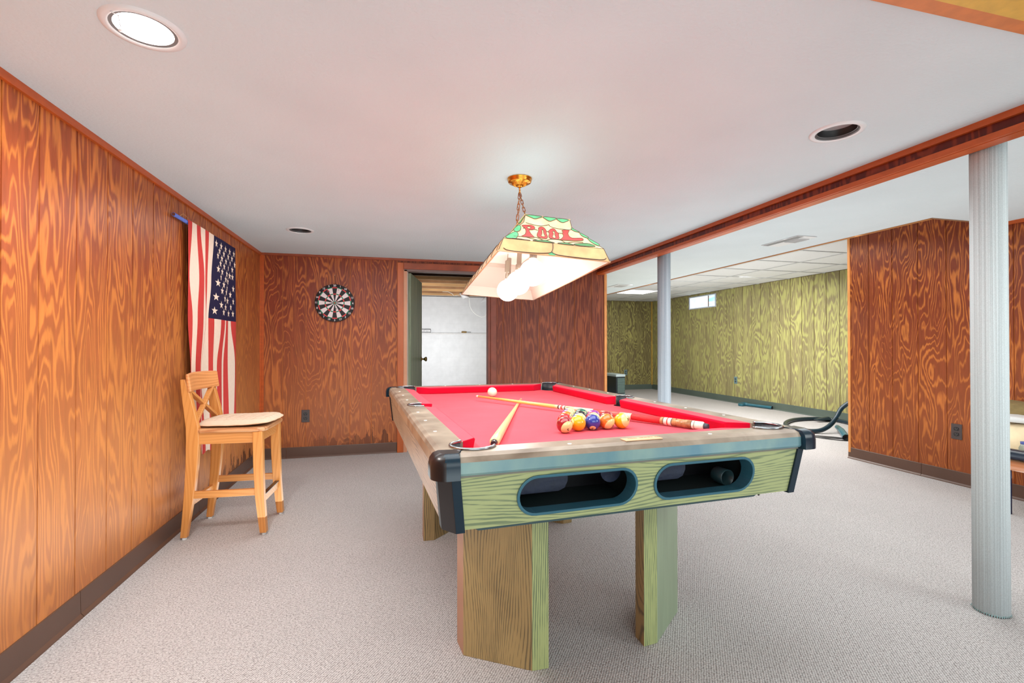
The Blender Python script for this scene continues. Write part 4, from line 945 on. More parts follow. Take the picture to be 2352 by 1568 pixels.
LET = dict(P=[(-.1219,.0353),(-.1123,.0288),(-.0971,.0245),(-.0822,.0225),(-.0699,.0277),(-.0663,.041),(-.0713,.0534),(-.0812,.0611),(-.0955,.0648),(-.0954,.078),(-.0917,.099),(-.0826,.1211),(-.0901,.124),(-.1352,.1264),(-.1217,.1108),(-.1129,.09),(-.1099,.0702),(-.1118,.054),(-.1190,.0562),(-.1158,.0521),(-.1147,.0449)],
 Ph=[(-.0998,.0415),(-.0946,.0361),(-.0873,.0359),(-.0832,.042),(-.0883,.0516),(-.0948,.0558),(-.1004,.0501)],
 O1=[(-.0501,.0402),(-.041,.0303),(-.0289,.0284),(-.0221,.0396),(-.0191,.0586),(-.0228,.0788),(-.0229,.1059),(-.0292,.1206),(-.0377,.1237),(-.0571,.1211),(-.067,.1125),(-.0651,.0933),(-.0542,.0635)],
 O1h=[(-.0388,.0546),(-.0347,.0481),(-.0314,.0543),(-.0339,.0756),(-.0325,.0999),(-.0363,.1088),(-.0485,.1086),(-.0492,.1007),(-.0424,.083)],
 O2=[(-.007,.0532),(.005,.0364),(.0166,.0304),(.0241,.0379),(.0276,.0568),(.033,.0668),(.0295,.0868),(.0277,.1061),(.0211,.1169),(.012,.1188),(-.0094,.1179),(-.0165,.11),(-.0155,.0936),(-.0092,.0758),(-.011,.0624)],
 O2h=[(.0082,.0582),(.0142,.0499),(.0182,.056),(.0143,.079),(.0142,.1009),(.0095,.1099),(-.0002,.1079),(.0002,.0984),(.008,.0776)],
 L=[(.0538,.0384),(.0642,.0319),(.0861,.0285),(.0868,.0354),(.078,.0543),(.0765,.0741),(.0812,.0896),(.0951,.0935),(.132,.0858),(.1262,.1061),(.0305,.1203),(.0371,.1096),(.0484,.091),(.0522,.0737),(.0500,.062),(.0572,.0504)])
def letters(fm):
    for a, h in (('P', 'Ph'), ('O1', 'O1h'), ('O2', 'O2h'), ('L', None)):
        poly_on(fm, LET[a], .0018, LET[h] if h else None).build('letter', G_RED, lp, recalc=False)
        c = came(fm, LET[a], .0013, True, .002)
        if h: join(c, came(fm, LET[h], .0013, True, .002))
        c.build('letter_came', LEAD, lp)
letters(fr); letters(face_map(2, 1, 2))
greens = [[(-.1715,.1488),(-.1439,.1483),(-.1238,.1512),(-.1049,.151),(-.174,.1512)], [(-.0924,.151),(-.0619,.1406),(-.0358,.1365),(-.0174,.1440),(-.0059,.151)], [(.0125,.151),(.0376,.1414),(.0554,.1391),(.0807,.151)], [(.0836,.1427),(.1467,.1248),(.1777,.1426),(.1102,.1510)]]
dg1 = [(-.205, .150), (-.185, .118), (-.160, .094), (-.150, .098), (-.149, .118), (-.158, .140), (-.170, .150)]
lg = [[(-.1614,.0734),(-.1466,.0479),(-.1347,.0339),(-.1285,.041),(-.1288,.0578),(-.1368,.0789),(-.1498,.0913),(-.160,.0880)], [(.1100,.004),(.1130,.012),(.1300,.028),(.1340,.034),(.1200,.034),(.1060,.025),(.1020,.010)], [(.135,.040),(.150,.052),(.166,.072),(.160,.078),(.146,.072),(.136,.058)], [(.160,.078),(.176,.092),(.200,.120),(.196,.134),(.180,.124),(.166,.104)]]
for k in (0, 2):
    fm = face_map(k, 1, 2)
    for g_ in greens: poly_on(fm, g_, .0016).build('green_panel', G_DGR, lp, recalc=False); came(fm, g_, .0013, True, .0018).build('came', LEAD, lp)
    for g_ in [dg1]+lg: poly_on(fm, g_, .0016).build('green_panel', G_GRN, lp, recalc=False); came(fm, g_, .0013, True, .0018).build('came', LEAD, lp)
    for l_ in ([(-.0698,.053),(-.0564,.0598)], [(-.0196,.0615),(-.0105,.0595)], [(.0276,.0568),(.0351,.0635),(.0488,.062)], [(-.17,.1314),(-.1338,.1261)], [(-.0826,.1211),(-.0689,.1236),(-.0402,.1374),(-.0102,.122),(.0305,.1203),(.0511,.1386),(.0881,.1232),(.13,.12)], [(-.1199,.1263),(-.0692,.1421),(-.0402,.1374)], [(-.10, .004), (-.0664,.0155),(-.0376,.0189),(-.0117,.0073),(.0024,-.002)], [(.004,-.002),(.0081,.0129),(.0359,.0239),(.0871,.024),(.1,.02)]):
        came(fm, l_, .0013).build('came', LEAD, lp)
    fm = face_map(k, 2, 3)
    for g_ in ([(-.098,.001),(-.0782,.0106),(-.0591,.016),(-.0426,.0099),(-.0274,.001)], [(-.0207,.001),(-.0098,.0121),(.0066,.0188),(.0233,.0126),(.0367,.001)], [(.0404,.001),(.0521,.0138),(.0672,.0175),(.0812,.0117),(.0939,.001)]):
        poly_on(fm, g_, .0016).build('green_panel', G_GRN, lp, recalc=False); came(fm, g_, .0013, True, .0018).build('came', LEAD, lp)
    fm = face_map(k, 0, 1)
    for l_ in ([(-.009, 0), (-.010, .024), (-.0155, .0402)], [(-.0155,.0402),(-.0286,.0479),(-.0915,.0551),(-.19,.0555),(-.215,.046)], [(-.0155,.0402),(-.0076,.0486),(.0346,.0545),(.19,.0550),(.22,.044)]): came(fm, l_, .0018).build('came', LEAD, lp)
    poly_on(fm, [(-.030, .056), (-.024, .047), (-.0155, .042), (-.006, .048), (-.002, .056)], .0016).build('green_panel', G_GRN, lp, recalc=False)
for k in (1, 3):
    fm = face_map(k, 1, 2); fm2 = face_map(k, 2, 3); fm3 = face_map(k, 0, 1)
    for i in range(7):
        u = -.39+.13*i
        g_ = [(u-.055, .001), (u-.03, .012), (u, .018), (u+.03, .012), (u+.055, .001)]
        poly_on(fm2, g_, .0016).build('green_panel', G_GRN, lp, recalc=False); came(fm2, g_, .0008, True, .0018).build('came', LEAD, lp)
        g_ = [(u-.05, .150), (u-.02, .138), (u+.01, .137), (u+.05, .150)]
        poly_on(fm, g_, .0016).build('green_panel', G_DGR, lp, recalc=False); came(fm, g_, .0013, True, .0018).build('came', LEAD, lp)
    for i in range(6):
        u = -.48+.17*i; g_ = [(u, .05), (u+.03, .03), (u+.05, .04), (u+.045, .07), (u+.015, .09), (u-.005, .08)]
        if abs(u) < .42: poly_on(fm, g_, .0016).build('green_panel', G_GRN, lp, recalc=False); came(fm, g_, .0013, True, .0018).build('came', LEAD, lp)
    for i in range(9):
        u = -.5+.125*i
        came(fm3, [(u, 0), (u+.004, .026), (u+.03, .045), (u+.06, .053)], .0011).build('came', LEAD, lp)
        came(fm, [(u*.9, 0), (u*.95+.01, .05), (u, .10), (u+.01, .150)], .0008).build('came', LEAD, lp)
# hips between faces
hp = MB()
for k in range(4):
    hp.tube([ring_pts(*RG[i])[k] for i in range(4)], .0016, 5, caps=False)
hp.tube(ring_pts(*RG[1]), .0014, 5, closed=True); hp.build('hip_came', LEAD, lp)
# sockets and globe bulbs
BULB = plain('lit_bulb', (255, 255, 255), .3, emis=(255, 246, 232), estr=3)
GREYM = plain('socket_grey', (150, 138, 126), .4, metal=.5)
for yb_ in (-.24, .045, .30):
    sb = MB().lathe([(.013, .190), (.013, .10), (.018, .098), (.018, .062), (.0001, .062)], 16, c=(0, yb_, 0)); so_ = sb.build('socket', GREYM, lp)
    MB().sphere((0, yb_, 0), .0625, 28, 18).lathe([(.016, .075), (.020, .060), (.030, .050)], 20, c=(0, yb_, 0)).build('globe_bulb', BULB, lp)
MB().tube([(-.03, .20, .190), (-.03, .20, .155)], .0022, 6).lathe([(.0001, 0), (.008, 0), (.008, .002), (.0001, .002)], 12, c=(-.03, .20, .152)).build('pull_stem', GREYM, lp)
MB().box((-.042, .192, .085), (-.02, .208, .150)).lathe([(.006, .085), (.006, .05), (.0001, .05)], 8, c=(-.031, .2, 0)).build('pull_switch', plain('switch_grey', (140, 130, 116), .4, metal=.3), lp)
# canopy and chains
BR2 = plain('polished_brass', (226, 156, 62), .22, metal=1)
cy = thing('ceiling_canopy', 'round brass ceiling canopy above the stained glass lamp', 'canopy', (.662, 2.45, H))
MB().lathe([(.066, -.001), (.066, -.006), (.063, -.009), (.064, -.013), (.061, -.016), (.062, -.020), (.058, -.024), (.040, -.028), (.030, -.036), (.014, -.040), (.012, -.046), (.0001, -.046)], 40).build('dish', BR2, cy)
fl = MB()
for i in range(28):
    a = 2*PI*i/28; fl.tube([(.042*math.cos(a), .042*math.sin(a), -.0275), (.031*math.cos(a), .031*math.sin(a), -.0365), (.016*math.cos(a), .016*math.sin(a), -.041)], .0017, 5)
fl.build('fluting', BR2, cy)
MB().tube([(0, 0, -.044), (0, 0, -.062)], .0045, 8).tube([(0, .009*math.sin(a), -.070+.009*math.cos(a)) for a in [2*PI*i/16 for i in range(16)]], .0022, 6, closed=True).build('hook', BR2, cy)
CHB = plain('chain_bronze', (170, 100, 50), .35, metal=.9)
LM = Matrix.Translation(LQ) @ LROT.to_4x4()
def chain(p, q, nlinks, nm, label):
    p = Vector(p); q = Vector(q); d = q-p; L_ = d.length/nlinks; ch = thing(nm, label, 'chain', q, group='chains holding the stained glass lamp')
    zq = d.to_track_quat('Z', 'Y').to_matrix().to_4x4()
    for i in range(nlinks):
        c = p+d*((i+.5)/nlinks)-q; hl = L_*.5+.0035; hw = .0062
        pts = [Vector((hw*math.cos(a), 0, (hl-hw)*(1 if math.sin(a) >= 0 else -1)+hw*math.sin(a))) for a in [2*PI*k_/16+.001 for k_ in range(16)]]
        R_ = Matrix.Translation(c) @ zq @ Matrix.Rotation((i % 2)*PI/2+.3, 4, 'Z')
        MB().tube([R_ @ v for v in pts], .0020, 6, closed=True).build('link', CHB, ch)
    return ch
hk = (.662, 2.45, H-.078)
chain(hk, LM @ Vector((.0, -.17, .200)), 11, 'lamp_chain', 'bronze chain from the canopy to the near end of the lamp')
chain(hk, LM @ Vector((.0, .17, .200)), 11, 'lamp_chain', 'bronze chain from the canopy to the far end of the lamp')
wv = [Vector(hk)+(LM @ Vector((0, .15, .2))-Vector(hk))*(i/14)+Vector((.008*math.sin(i*1.9), .008*math.cos(i*1.9), 0)) for i in range(15)]
wm = MB().tube(wv, .0022, 6); wm.xf(LM.inverted()); wm.build('flex', plain('cord_brown', (160, 108, 74), .5), lp)
l = bpy.data.lights.new('open_top_light', 'AREA'); l.shape = 'RECTANGLE'; l.size = .16; l.size_y = .8; l.energy = .5; l.color = (.9, .97, 1)
o = bpy.data.objects.new('open_top_light', l); COL.objects.link(o); o.location = LM @ Vector((0, 0, .215)); o.rotation_euler = (PI, 0, 0)
for p in (-.24, .045, .30):
    l = bpy.data.lights.new('bulb_light', 'POINT'); l.energy = 4.2; l.shadow_soft_size = .064; l.color = (1, .97, .92)
    o = bpy.data.objects.new('bulb_light', l); COL.objects.link(o); o.location = LM @ Vector((0, p, -.07))

# ------------------------------------------------------------------ dartboard
db = thing('dartboard', 'round black dartboard with white numbers on the back wall', 'dartboard', (-.546, YB-.001, 1.515))
dm = {k_: plain('dart_'+k_, c_, .7) for k_, c_ in dict(black=(30, 26, 28), white=(226, 208, 208), red=(214, 60, 62), green=(20, 118, 84)).items()}
dl = [dm['black'], dm['white'], dm['red'], dm['green']]
rot_b = Euler((PI/2, 0, 0)).to_matrix()
MB().lathe([(.0001, 0), (.184, 0), (.186, .004), (.186, .022), (.183, .025), (.0001, .025)], 64, mat=rot_b).build('backing', dm['black'], db)
def sector(r0, r1, a0, a1, y, mi, mb):
    n = 3; pts = [(r1*math.cos(a0+(a1-a0)*i/n), r1*math.sin(a0+(a1-a0)*i/n)) for i in range(n+1)]+[(r0*math.cos(a1-(a1-a0)*i/n), r0*math.sin(a1-(a1-a0)*i/n)) for i in range(n+1)]
    mb.add([(x, y, z) for x, z in pts], [tuple(reversed(range(len(pts))))], mi)
for i in range(20):
    a = PI/2-2*PI*i/20; a0, a1 = a-PI/20, a+PI/20; seg = MB(); dk = i % 2 == 0
    sector(.015, .083, a0, a1, -.0262, 0 if dk else 1, seg); sector(.083, .093, a0, a1, -.0262, 2 if dk else 3, seg)
    sector(.093, .147, a0, a1, -.0262, 0 if dk else 1, seg); sector(.147, .156, a0, a1, -.0262, 2 if dk else 3, seg)
    seg.build('segment', dl, db, recalc=False)
MB().lathe([(.0155, .0266), (.0001, .0266)], 24, 0, mat=rot_b).build('outer_bull', dm['green'], db)
MB().lathe([(.007, .0272), (.0001, .0272)], 20, 0, mat=rot_b).build('bullseye', dm['red'], db)
for i, n in enumerate([20, 1, 18, 4, 13, 6, 10, 15, 2, 17, 3, 19, 7, 16, 8, 11, 14, 9, 12, 5]):
    a = PI/2-2*PI*i/20; cx, cz = .171*math.cos(a), .171*math.sin(a)
    text_mb(str(n), .026, lambda x, z: (cx+x, -.0268, cz+z), 0, .0006).build('number', dm['white'], db, recalc=False)
for dx, dz, c_, lab, tl in ((-.041, .104, 'red', 'red flighted dart in the white segment under the number 5', (-.01, .012)), (.038, .126, 'red', 'red flighted dart near the number 1 of the dartboard', (.008, .004)), (.022, .014, 'red', 'red flighted dart just right of the bullseye', (.012, .012)), (-.027, .012, 'black', 'black flighted dart just left of the bullseye', (-.008, .008)), (.016, -.048, 'black', 'black flighted dart below the bullseye', (.006, -.01))):
    o = thing('dart', lab, 'dart', (-.546+dx, YB-.030, 1.515+dz), group='darts stuck in the dartboard')
    e_ = Vector((tl[0], -.10, tl[1]-.01))
    MB().tube([(0, 0, 0), e_*.3], .0012, 6).build('point', GREYM, o); MB().tube([e_*.3, e_*.7], .0032, 8).build('barrel', BLACK, o)
    fl = MB()
    for q in range(4):
        a = PI/4+q*PI/2; w_ = Vector((math.cos(a), 0, math.sin(a)))*.011
        fl.add([e_*.7, e_*.8+w_, e_*1.02+w_, e_], [(0, 1, 2, 3)])
    fl.build('flight', dm[c_], o, recalc=False)
nl = MB().tube([(-.549, YB-.001, 1.79), (-.547, YB-.02, 1.79)], .003, 6).build('nail', GREYM); tag(nl, 'small nail in the wall above the dartboard', 'nail')
tag(MB().tube([(-.548, YB-.004, 1.788), (-.546, YB-.005, 1.75), (-.545, YB-.005, 1.705)], .0018, 5).build('hanging_wire', BLACK), 'thin wire hanging the dartboard from its nail', 'wire')

# ------------------------------------------------------------------ flag
XF = XL+.030
LV = [(1.857, [3.253, 3.318, 3.385, 3.441, 3.517, 3.586, 3.686, 3.745, 3.805, 3.869, 3.934, 4.002, 4.072, 4.146]),
      (1.53, [3.26, 3.278, 3.415, 3.502, 3.52, 3.559, 3.637, 3.702, 3.769, 3.839, 3.911, 3.986, 4.066, 4.147]),
      (1.28, [3.258, 3.316, 3.39, 3.489, 3.545, 3.55, 3.587, 3.692, 3.816, 3.912, 3.936, 3.987, 4.038, 4.15]),
      (.95, [3.287, 3.293, 3.346, 3.449, 3.453, 3.456, 3.591, 3.654, 3.729, 3.842, 3.888, 3.968, 4.114, 4.146]),
      (.40, [3.304, 3.317, 3.384, 3.482, 3.49, 3.542, 3.619, 3.7, 3.759, 3.856, 3.902, 3.988, 4.089, 4.152])]
def fx(yv, z):
    k_ = (1.84-z)/1.44
    return XF+.004+.006*(1+math.sin(yv*17+1.5*math.sin(z*2.4)))*(.35+.65*k_)+.003*math.sin(yv*41+z*3)*k_
def fbound(z):
    for (z0, a), (z1, b_) in zip(LV, LV[1:]):
        if z1 <= z <= z0 or z > z0:
            f = (z0-z)/(z0-z1); f = max(0, min(1, f)); f = f*f*(3-2*f); return [p+(q-p)*f for p, q in zip(a, b_)]
    return LV[-1][1]
def fabric(name, rgb):
    m = plain(name, rgb, .85, noise=.03, nscale=60, spec=.1, bump=.1, bscale=900); return m
fm_ = [fabric('flag_red', (190, 62, 58)), fabric('flag_white', (224, 198, 180)), fabric('flag_blue', (38, 32, 58))]
fg = thing('flag', 'stars and stripes flag hung upright on the left wall behind the stool', 'flag', (XF, 3.7, .4))
FO = Vector((XF, 3.7, .4))
NZ, SUB = 48, 3
hem = lambda s: .40+.028*math.sin(s*9)-.02*math.sin(s*23+1)
strips = [MB() for _ in range(13)]; canton = MB()
CZ = 1.281
for si in range(13):
    zs = []; top = 1.857
    for part in (0, 1):
        if part == 0: zz = [top+(CZ-top)*i/20 for i in range(21)]
        else: zz = None
        rows_ = []
        if part == 0: zlist = [(z, z) for z in zz]
        else: zlist = None
        n_ = 21 if part == 0 else 29; vs = []; fs_ = []
        for i in range(n_):
            for j in range(SUB+1):
                if part == 0: z = top+(CZ-top)*i/(n_-1)
                else:
                    s_ = (si+j/SUB)/13; zb = hem(s_); z = CZ+(zb-CZ)*i/(n_-1)
                bb_ = fbound(z); yv = bb_[si]+(bb_[si+1]-bb_[si])*j/SUB; vs.append((fx(yv, z)-FO.x, yv-FO.y, z-FO.z))
        for i in range(n_-1):
            for j in range(SUB): a = i*(SUB+1)+j; fs_.append((a, a+1, a+SUB+2, a+SUB+1))
        (canton if part == 0 and si >= 6 else strips[si]).add(vs, fs_, 0, True)
for si in range(13):
    strips[si].build('stripe', fm_[0 if si % 2 == 0 else 1], fg, recalc=False)
canton.build('canton', fm_[2], fg, recalc=False)
STARS = [(3.726,1.808,.027),(3.814,1.806,.027),(3.905,1.802,.027),(4.007,1.802,.027),(4.104,1.803,.025),(3.784,1.766,.023),(3.866,1.760,.025),(3.97,1.757,.029),(4.061,1.759,.027),(3.754,1.728,.021),(3.827,1.720,.025),(3.913,1.713,.029),(4.017,1.718,.017),(4.122,1.722,.023),(3.8,1.68,.023),(3.873,1.67,.025),(3.976,1.674,.014),(4.068,1.676,.029),(3.76,1.636,.035),(3.833,1.626,.025),(3.938,1.626,.028),(4.009,1.621,.033),(4.072,1.62,.03),(3.808,1.583,.015),(3.911,1.581,.028),(3.966,1.573,.023),(3.753,1.537,.05),(3.867,1.537,.033),(3.948,1.521,.014),(4.087,1.531,.03),(3.833,1.489,.035),(3.927,1.488,.023),(4.025,1.48,.031),(3.718,1.435,.055),(3.895,1.439,.023),(3.96,1.428,.033),(4.084,1.433,.022),(3.813,1.386,.046),(3.913,1.376,.028),(4.036,1.386,.019),(3.691,1.337,.055),(3.871,1.337,.03),(3.989,1.335,.025),(4.073,1.338,.027)]
for yv, z, hw in STARS:
    pts = []; hh = .030
    for i in range(10):
        a = PI/2+i*PI/5; r_ = 1 if i % 2 == 0 else .40; py, pz = yv+hw*r_*math.cos(a), z+hh*r_*math.sin(a); pts.append((fx(py, pz)+.0022-FO.x, py-FO.y, pz-FO.z))
    cc = (fx(yv, z)+.0024-FO.x, yv-FO.y, z-FO.z)
    MB().add(pts+[cc], [(i, (i+1) % 10, 10) for i in range(10)], 0).build('star', fm_[1], fg, recalc=False)
ro = thing('flag_rod', 'blue painted wooden rod holding the flag on the left wall', 'rod', (XL+.022, 3.10, 1.843))
MB().tube([(0, -.012, 0), (0, 1.06, 0)], .011, 8).build('rod', plain('rod_blue', (86, 108, 190), .5, noise=.15, nscale=60), ro)
MB().tube([(0, -.014, 0), (0, -.012, 0)], .009, 8).build('rod_end', plain('rod_end', (104, 52, 40), .6), ro)
MB().tube([(0, .07, .012), (.003, .11, .035), (.003, .17, .03), (.0, .21, .012)], .0016, 5).build('string', plain('string_tan', (190, 140, 90), .7), ro)

# ------------------------------------------------------------------ stool
st = thing('bar_stool', 'light pine bar stool with X back and beige cushion beside the flag', 'stool', (-.922, 3.235, 0), (0, 0, -.055))
PINE = oak('pine', (210, 142, 76), (200, 130, 66), (.7, .7, 0), 60, 8, (5, 5, 1.4), edge=.45, rough=.35, fleck=False)
PINEH = oak('pine_flat', (208, 142, 80), (198, 130, 70), (0, .5, .8), 60, 7, (1.4, 5, 5), edge=.45, rough=.35, fleck=False)
def sweep(path, wy, mat, nm, parent, bev=.004):
    """leg blade in the XZ plane: path of (xc, z, half depth), thickness wy=(y0,y1)"""
    mb = MB(); vs = []
    for xc, z, hd in path: vs += [(xc-hd, wy[0], z), (xc+hd, wy[0], z), (xc+hd, wy[1], z), (xc-hd, wy[1], z)]
    fs_ = [(3, 2, 1, 0), tuple(range(len(vs)-4, len(vs)))]
    for i in range(len(path)-1):
        o = i*4
        for j in range(4): fs_.append((o+j, o+(j+1) % 4, o+4+(j+1) % 4, o+4+j))
    mb.add(vs, fs_); return mb.build(nm, mat, parent, bevel=bev)
for sy in (-1, 1):
    y0, y1 = sorted((sy*.185, sy*.152))
    lg_ = sweep([(-.205, .012, .017), (-.195, .10, .020), (-.178, .25, .026), (-.165, .42, .031), (-.160, .56, .034), (-.163, .63, .033), (-.178, .72, .028), (-.196, .82, .022), (-.212, .905, .013)], (y0, y1), PINE, 'leg', st)
    MB().lathe([(.012, 0), (.013, .004), (.013, .013)], 12, c=(-.205, (y0+y1)/2, 0)).build('glide', WHITE_T, lg_)
    y0, y1 = sorted((sy*.190, sy*.150))
    lg_ = sweep([(.212, .012, .018), (.203, .10, .021), (.192, .22, .024), (.184, .40, .026), (.180, .60, .027)], (y0, y1), PINE, 'leg', st)
    MB().lathe([(.012, 0), (.013, .004), (.013, .013)], 12, c=(.212, (y0+y1)/2, 0)).build('glide', WHITE_T, lg_)
    MB().box((-.165, sy*.168-.010, .228), (.185, sy*.168+.010, .268)).build('side_stretcher', PINEH, st, bevel=.003)
    MB().box((-.15, sy*.168-.010, .535), (.165, sy*.168+.010, .600)).build('seat_apron', PINEH, st, bevel=.002)
MB().box((.185, -.150, .175), (.205, .150, .218)).build('foot_rail', PINEH, st, bevel=.003)
MB().box((.183, -.148, .2185), (.209, .148, .2215)).build('foot_plate', plain('foot_plate', (84, 84, 90), .25, metal=.9), st)
MB().box((-.20, -.152, .175), (-.18, .152, .215)).build('back_stretcher', PINEH, st, bevel=.003)
MB().box((.170, -.152, .535), (.190, .152, .600)).build('seat_apron', PINEH, st, bevel=.002)
MB().box((-.17, -.152, .535), (-.15, .152, .600)).build('seat_apron', PINEH, st, bevel=.002)
SP = [(-.165, -.150), (-.120, -.196), (.185, -.200), (.218, -.186), (.226, -.150), (.228, 0), (.226, .150), (.218, .186), (.185, .200), (-.120, .196), (-.165, .150)]
ins = lambda P, d: [(x*(1-d), y*(1-d)) for x, y in P]
MB().layers([ins(SP, .03), SP, SP, ins(SP, .03)], [.600, .606, .616, .623], 0).build('seat', oak('seat_wood', (206, 150, 104), (180, 118, 76), (0, 1, 0), 50, 6, (1.4, 5, 5), rough=.3, fleck=False), st, bevel=.002)
# curved top rail
mb = MB(); N = 14; vs = []
for i in range(N+1):
    y = -.196+.392*i/N; bow = -.026*(1-(y/.196)**2); hgt = .0+.006*(1-(y/.196)**2)
    for d, z in ((-.010, .835), (.012, .835), (.010, .935+hgt), (-.010, .935+hgt)): vs.append((-.172+bow+d-(z-.835)*.12, y, z))
fs_ = [(0, 1, 2, 3), tuple(reversed(range(4*N, 4*N+4)))]
for i in range(N):
    for j in range(4): fs_.append((4*i+j, 4*i+(j+1) % 4, 4*i+4+(j+1) % 4, 4*i+4+j))
mb.add(vs, fs_, 0, False); mb.build('top_rail', oak('rail_wood', (220, 150, 94), (204, 132, 78), (0, 0, 1), 50, 6, (5, 1.4, 5), rough=.28, fleck=False), st, bevel=.008)
MB().bar((-.196, -.150, .842), (-.166, .150, .655), .016, .028, up=(1, 0, 0)).build('cross_slat', PINEH, st, bevel=.002)
MB().bar((-.190, .150, .842), (-.160, -.150, .655), .016, .028, up=(1, 0, 0)).build('cross_slat', PINEH, st, bevel=.002)
# seat cushion, slightly lifted and puffy
cs_ = thing('seat_cushion', 'flat beige quilted cushion lying on the pine bar stool seat', 'cushion', (-.885, 3.235, .617), (0, -.006, -.075))
mb = MB(); NX, NY = 18, 18
def cush(u, v, side):
    rx = .208*u*(1-.10*abs(v)**4); ry = .168*v*(1-.12*abs(u)**4)*(1+.04*u)
    puff = (.034 if side > 0 else -.012)*(max(0, 1-abs(u)**4)*max(0, 1-abs(v)**4))**.42
    q = .0012*math.sin(u*26)*math.sin(v*26) if side > 0 else 0
    return (rx, ry, .020+puff+q+.010*max(0, u)**2)
for side in (1, -1):
    vs = [cush(-1+2*i/NX, -1+2*j/NY, side) for i in range(NX+1) for j in range(NY+1)]
    mb.add(vs, [(i*(NY+1)+j, (i+1)*(NY+1)+j, (i+1)*(NY+1)+j+1, i*(NY+1)+j+1) for i in range(NX) for j in range(NY)], 0, True)
CUSH = plain('cushion_beige', (216, 192, 170), .9, noise=.04, nscale=50, bump=.2, bscale=300, spec=.1)
mb.build('pad', CUSH, cs_)
ed = [cush(-1+2*i/12, -1, 1) for i in range(12)]+[cush(1, -1+2*i/12, 1) for i in range(12)]+[cush(1-2*i/12, 1, 1) for i in range(12)]+[cush(-1, 1-2*i/12, 1) for i in range(12)]
MB().tube(ed, .0028, 6, closed=True).build('piping', plain('piping', (224, 186, 152), .8), cs_)
# zigzag quilting lines
zq = MB()
for r_ in range(7):
    v0 = -.78+.26*r_; pts = []
    for i in range(29):
        u = -.9+1.8*i/28; v = v0+(.06 if i % 2 else -.06)
        c = cush(u, v, 1); pts.append((c[0], c[1], c[2]+.0002))
    zq.tube(pts, .0007, 4)
zq.build('quilting', plain('quilt_thread', (214, 180, 148), .9), cs_)

# ------------------------------------------------------------------ far room things
VBL = plain('vacuum_plastic', (44, 98, 114), .28); VBK = plain('vacuum_hose', (18, 40, 52), .3)
pf = thing('dehumidifier', 'dark boxy appliance with pale lid and louvred side by the partition', 'appliance', (4.74, 9.5, 0))
MB().box((0, 0, .03), (.21, .62, .40)).build('body', plain('appliance_black', (28, 40, 48), .35), pf, bevel=.006)
MB().box((-.008, -.008, .40), (.218, .628, .455)).build('lid', plain('appliance_lid', (190, 206, 210), .4), pf, bevel=.012)
MB().box((-.004, -.004, 0), (.214, .62, .03)).build('base', plain('appliance_base', (150, 170, 172), .5), pf)
for i in range(13): MB().box((.03, -.008, .055+.025*i), (.20, 0, .068+.025*i)).build('louvre', plain('louvre_grey', (120, 146, 140), .5) if i == 0 else bpy.data.materials['louvre_grey'], pf)
# vacuum floor tool lying by the skirting
vt = thing('vacuum_floor_tool', 'teal vacuum floor nozzle on a short tube lying along the olive wall', 'vacuum tool', (6.16, 7.18, 0))
MB().tube([(.10, -.42, .03), (.0, .04, .03)], .026, 18, caps=False).build('tube', VBL, vt)
MB().lathe([(.021, 0), (.0001, .02)], 18, mat=Vector((-.10, .46, 0)).to_track_quat('Z', 'Y').to_matrix(), c=(.10, -.42, .03)).build('tube_mouth', plain('hole_black', (10, 14, 16), .8), vt)
MB().prism([(-.13, .12), (-.10, .05), (.08, .10), (.20, .30), (.17, .34), (-.05, .22)], .0, .045).build('nozzle', VBL, vt, bevel=.012)
MB().tube([(.0, .04, .03), (-.01, .10, .035)], [.026, .034], 16).build('neck', VBL, vt)
# hose
def spline(P, n=10):
    out = []; P = [Vector(p) for p in P]; Q = [P[0]]+P+[P[-1]]
    for i in range(1, len(Q)-2):
        for k_ in range(n):
            t_ = k_/n; p0, p1, p2, p3 = Q[i-1:i+3]
            out.append(.5*((2*p1)+(p2-p0)*t_+(2*p0-5*p1+4*p2-p3)*t_*t_+(3*p1-p0-3*p2+p3)*t_**3))
    out.append(P[-1]); return out
hz = .028
loop = [(5.50, 4.42, .06), (5.62, 4.62, hz+.02), (6.00, 5.05, hz), (6.12, 5.42, hz), (5.95, 5.62, hz), (5.60, 5.62, hz), (5.28, 5.45, hz), (5.04, 5.20, hz), (4.96, 4.98, hz), (5.02, 4.85, hz), (5.12, 4.79, .035), (5.22, 4.78, .065), (5.32, 4.79, .115), (5.42, 4.81, .19), (5.53, 4.82, .31), (5.60, 4.70, .40), (5.5, 4.3, .42), (5.3, 3.95, .3)]
vh = thing('vacuum_hose', 'black corrugated vacuum hose coiled on the carpet beyond the right wall', 'hose', (5.4, 5.0, 0))
pts = [p-Vector((5.4, 5.0, 0)) for p in spline(loop, 14)]
MB().tube(pts, [.026+.0012*(i % 2) for i in range(len(pts))], 14).build('hose', VBK, vh)
MB().add([(.44, .48, .03), (.66, .44, .03), (.66, .54, .03), (.44, .56, .03), (.48, .50, .05), (.64, .47, .075), (.64, .52, .075), (.48, .54, .05)], [(0, 1, 2, 3), (4, 5, 6, 7), (0, 1, 5, 4), (1, 2, 6, 5), (2, 3, 7, 6), (3, 0, 4, 7)]).build('cuff', VBK, vh, bevel=.008)
wo = Vector((5.05, 4.38, 0))-Vector((5.4, 5.0, 0))
MB().tube([wo+Vector(q) for q in ((.0, -.02, .035), (.30, .30, .045), (.46, .50, .05))], [.036, .034, .028], 18, caps=False).build('wand', VBL, vh)
MB().lathe([(.030, 0), (.0001, .02)], 16, mat=Vector((.3, .32, .01)).to_track_quat('Z', 'Y').to_matrix(), c=tuple(wo+Vector((.0, -.02, .035)))).build('wand_mouth', bpy.data.materials['hole_black'], vh)
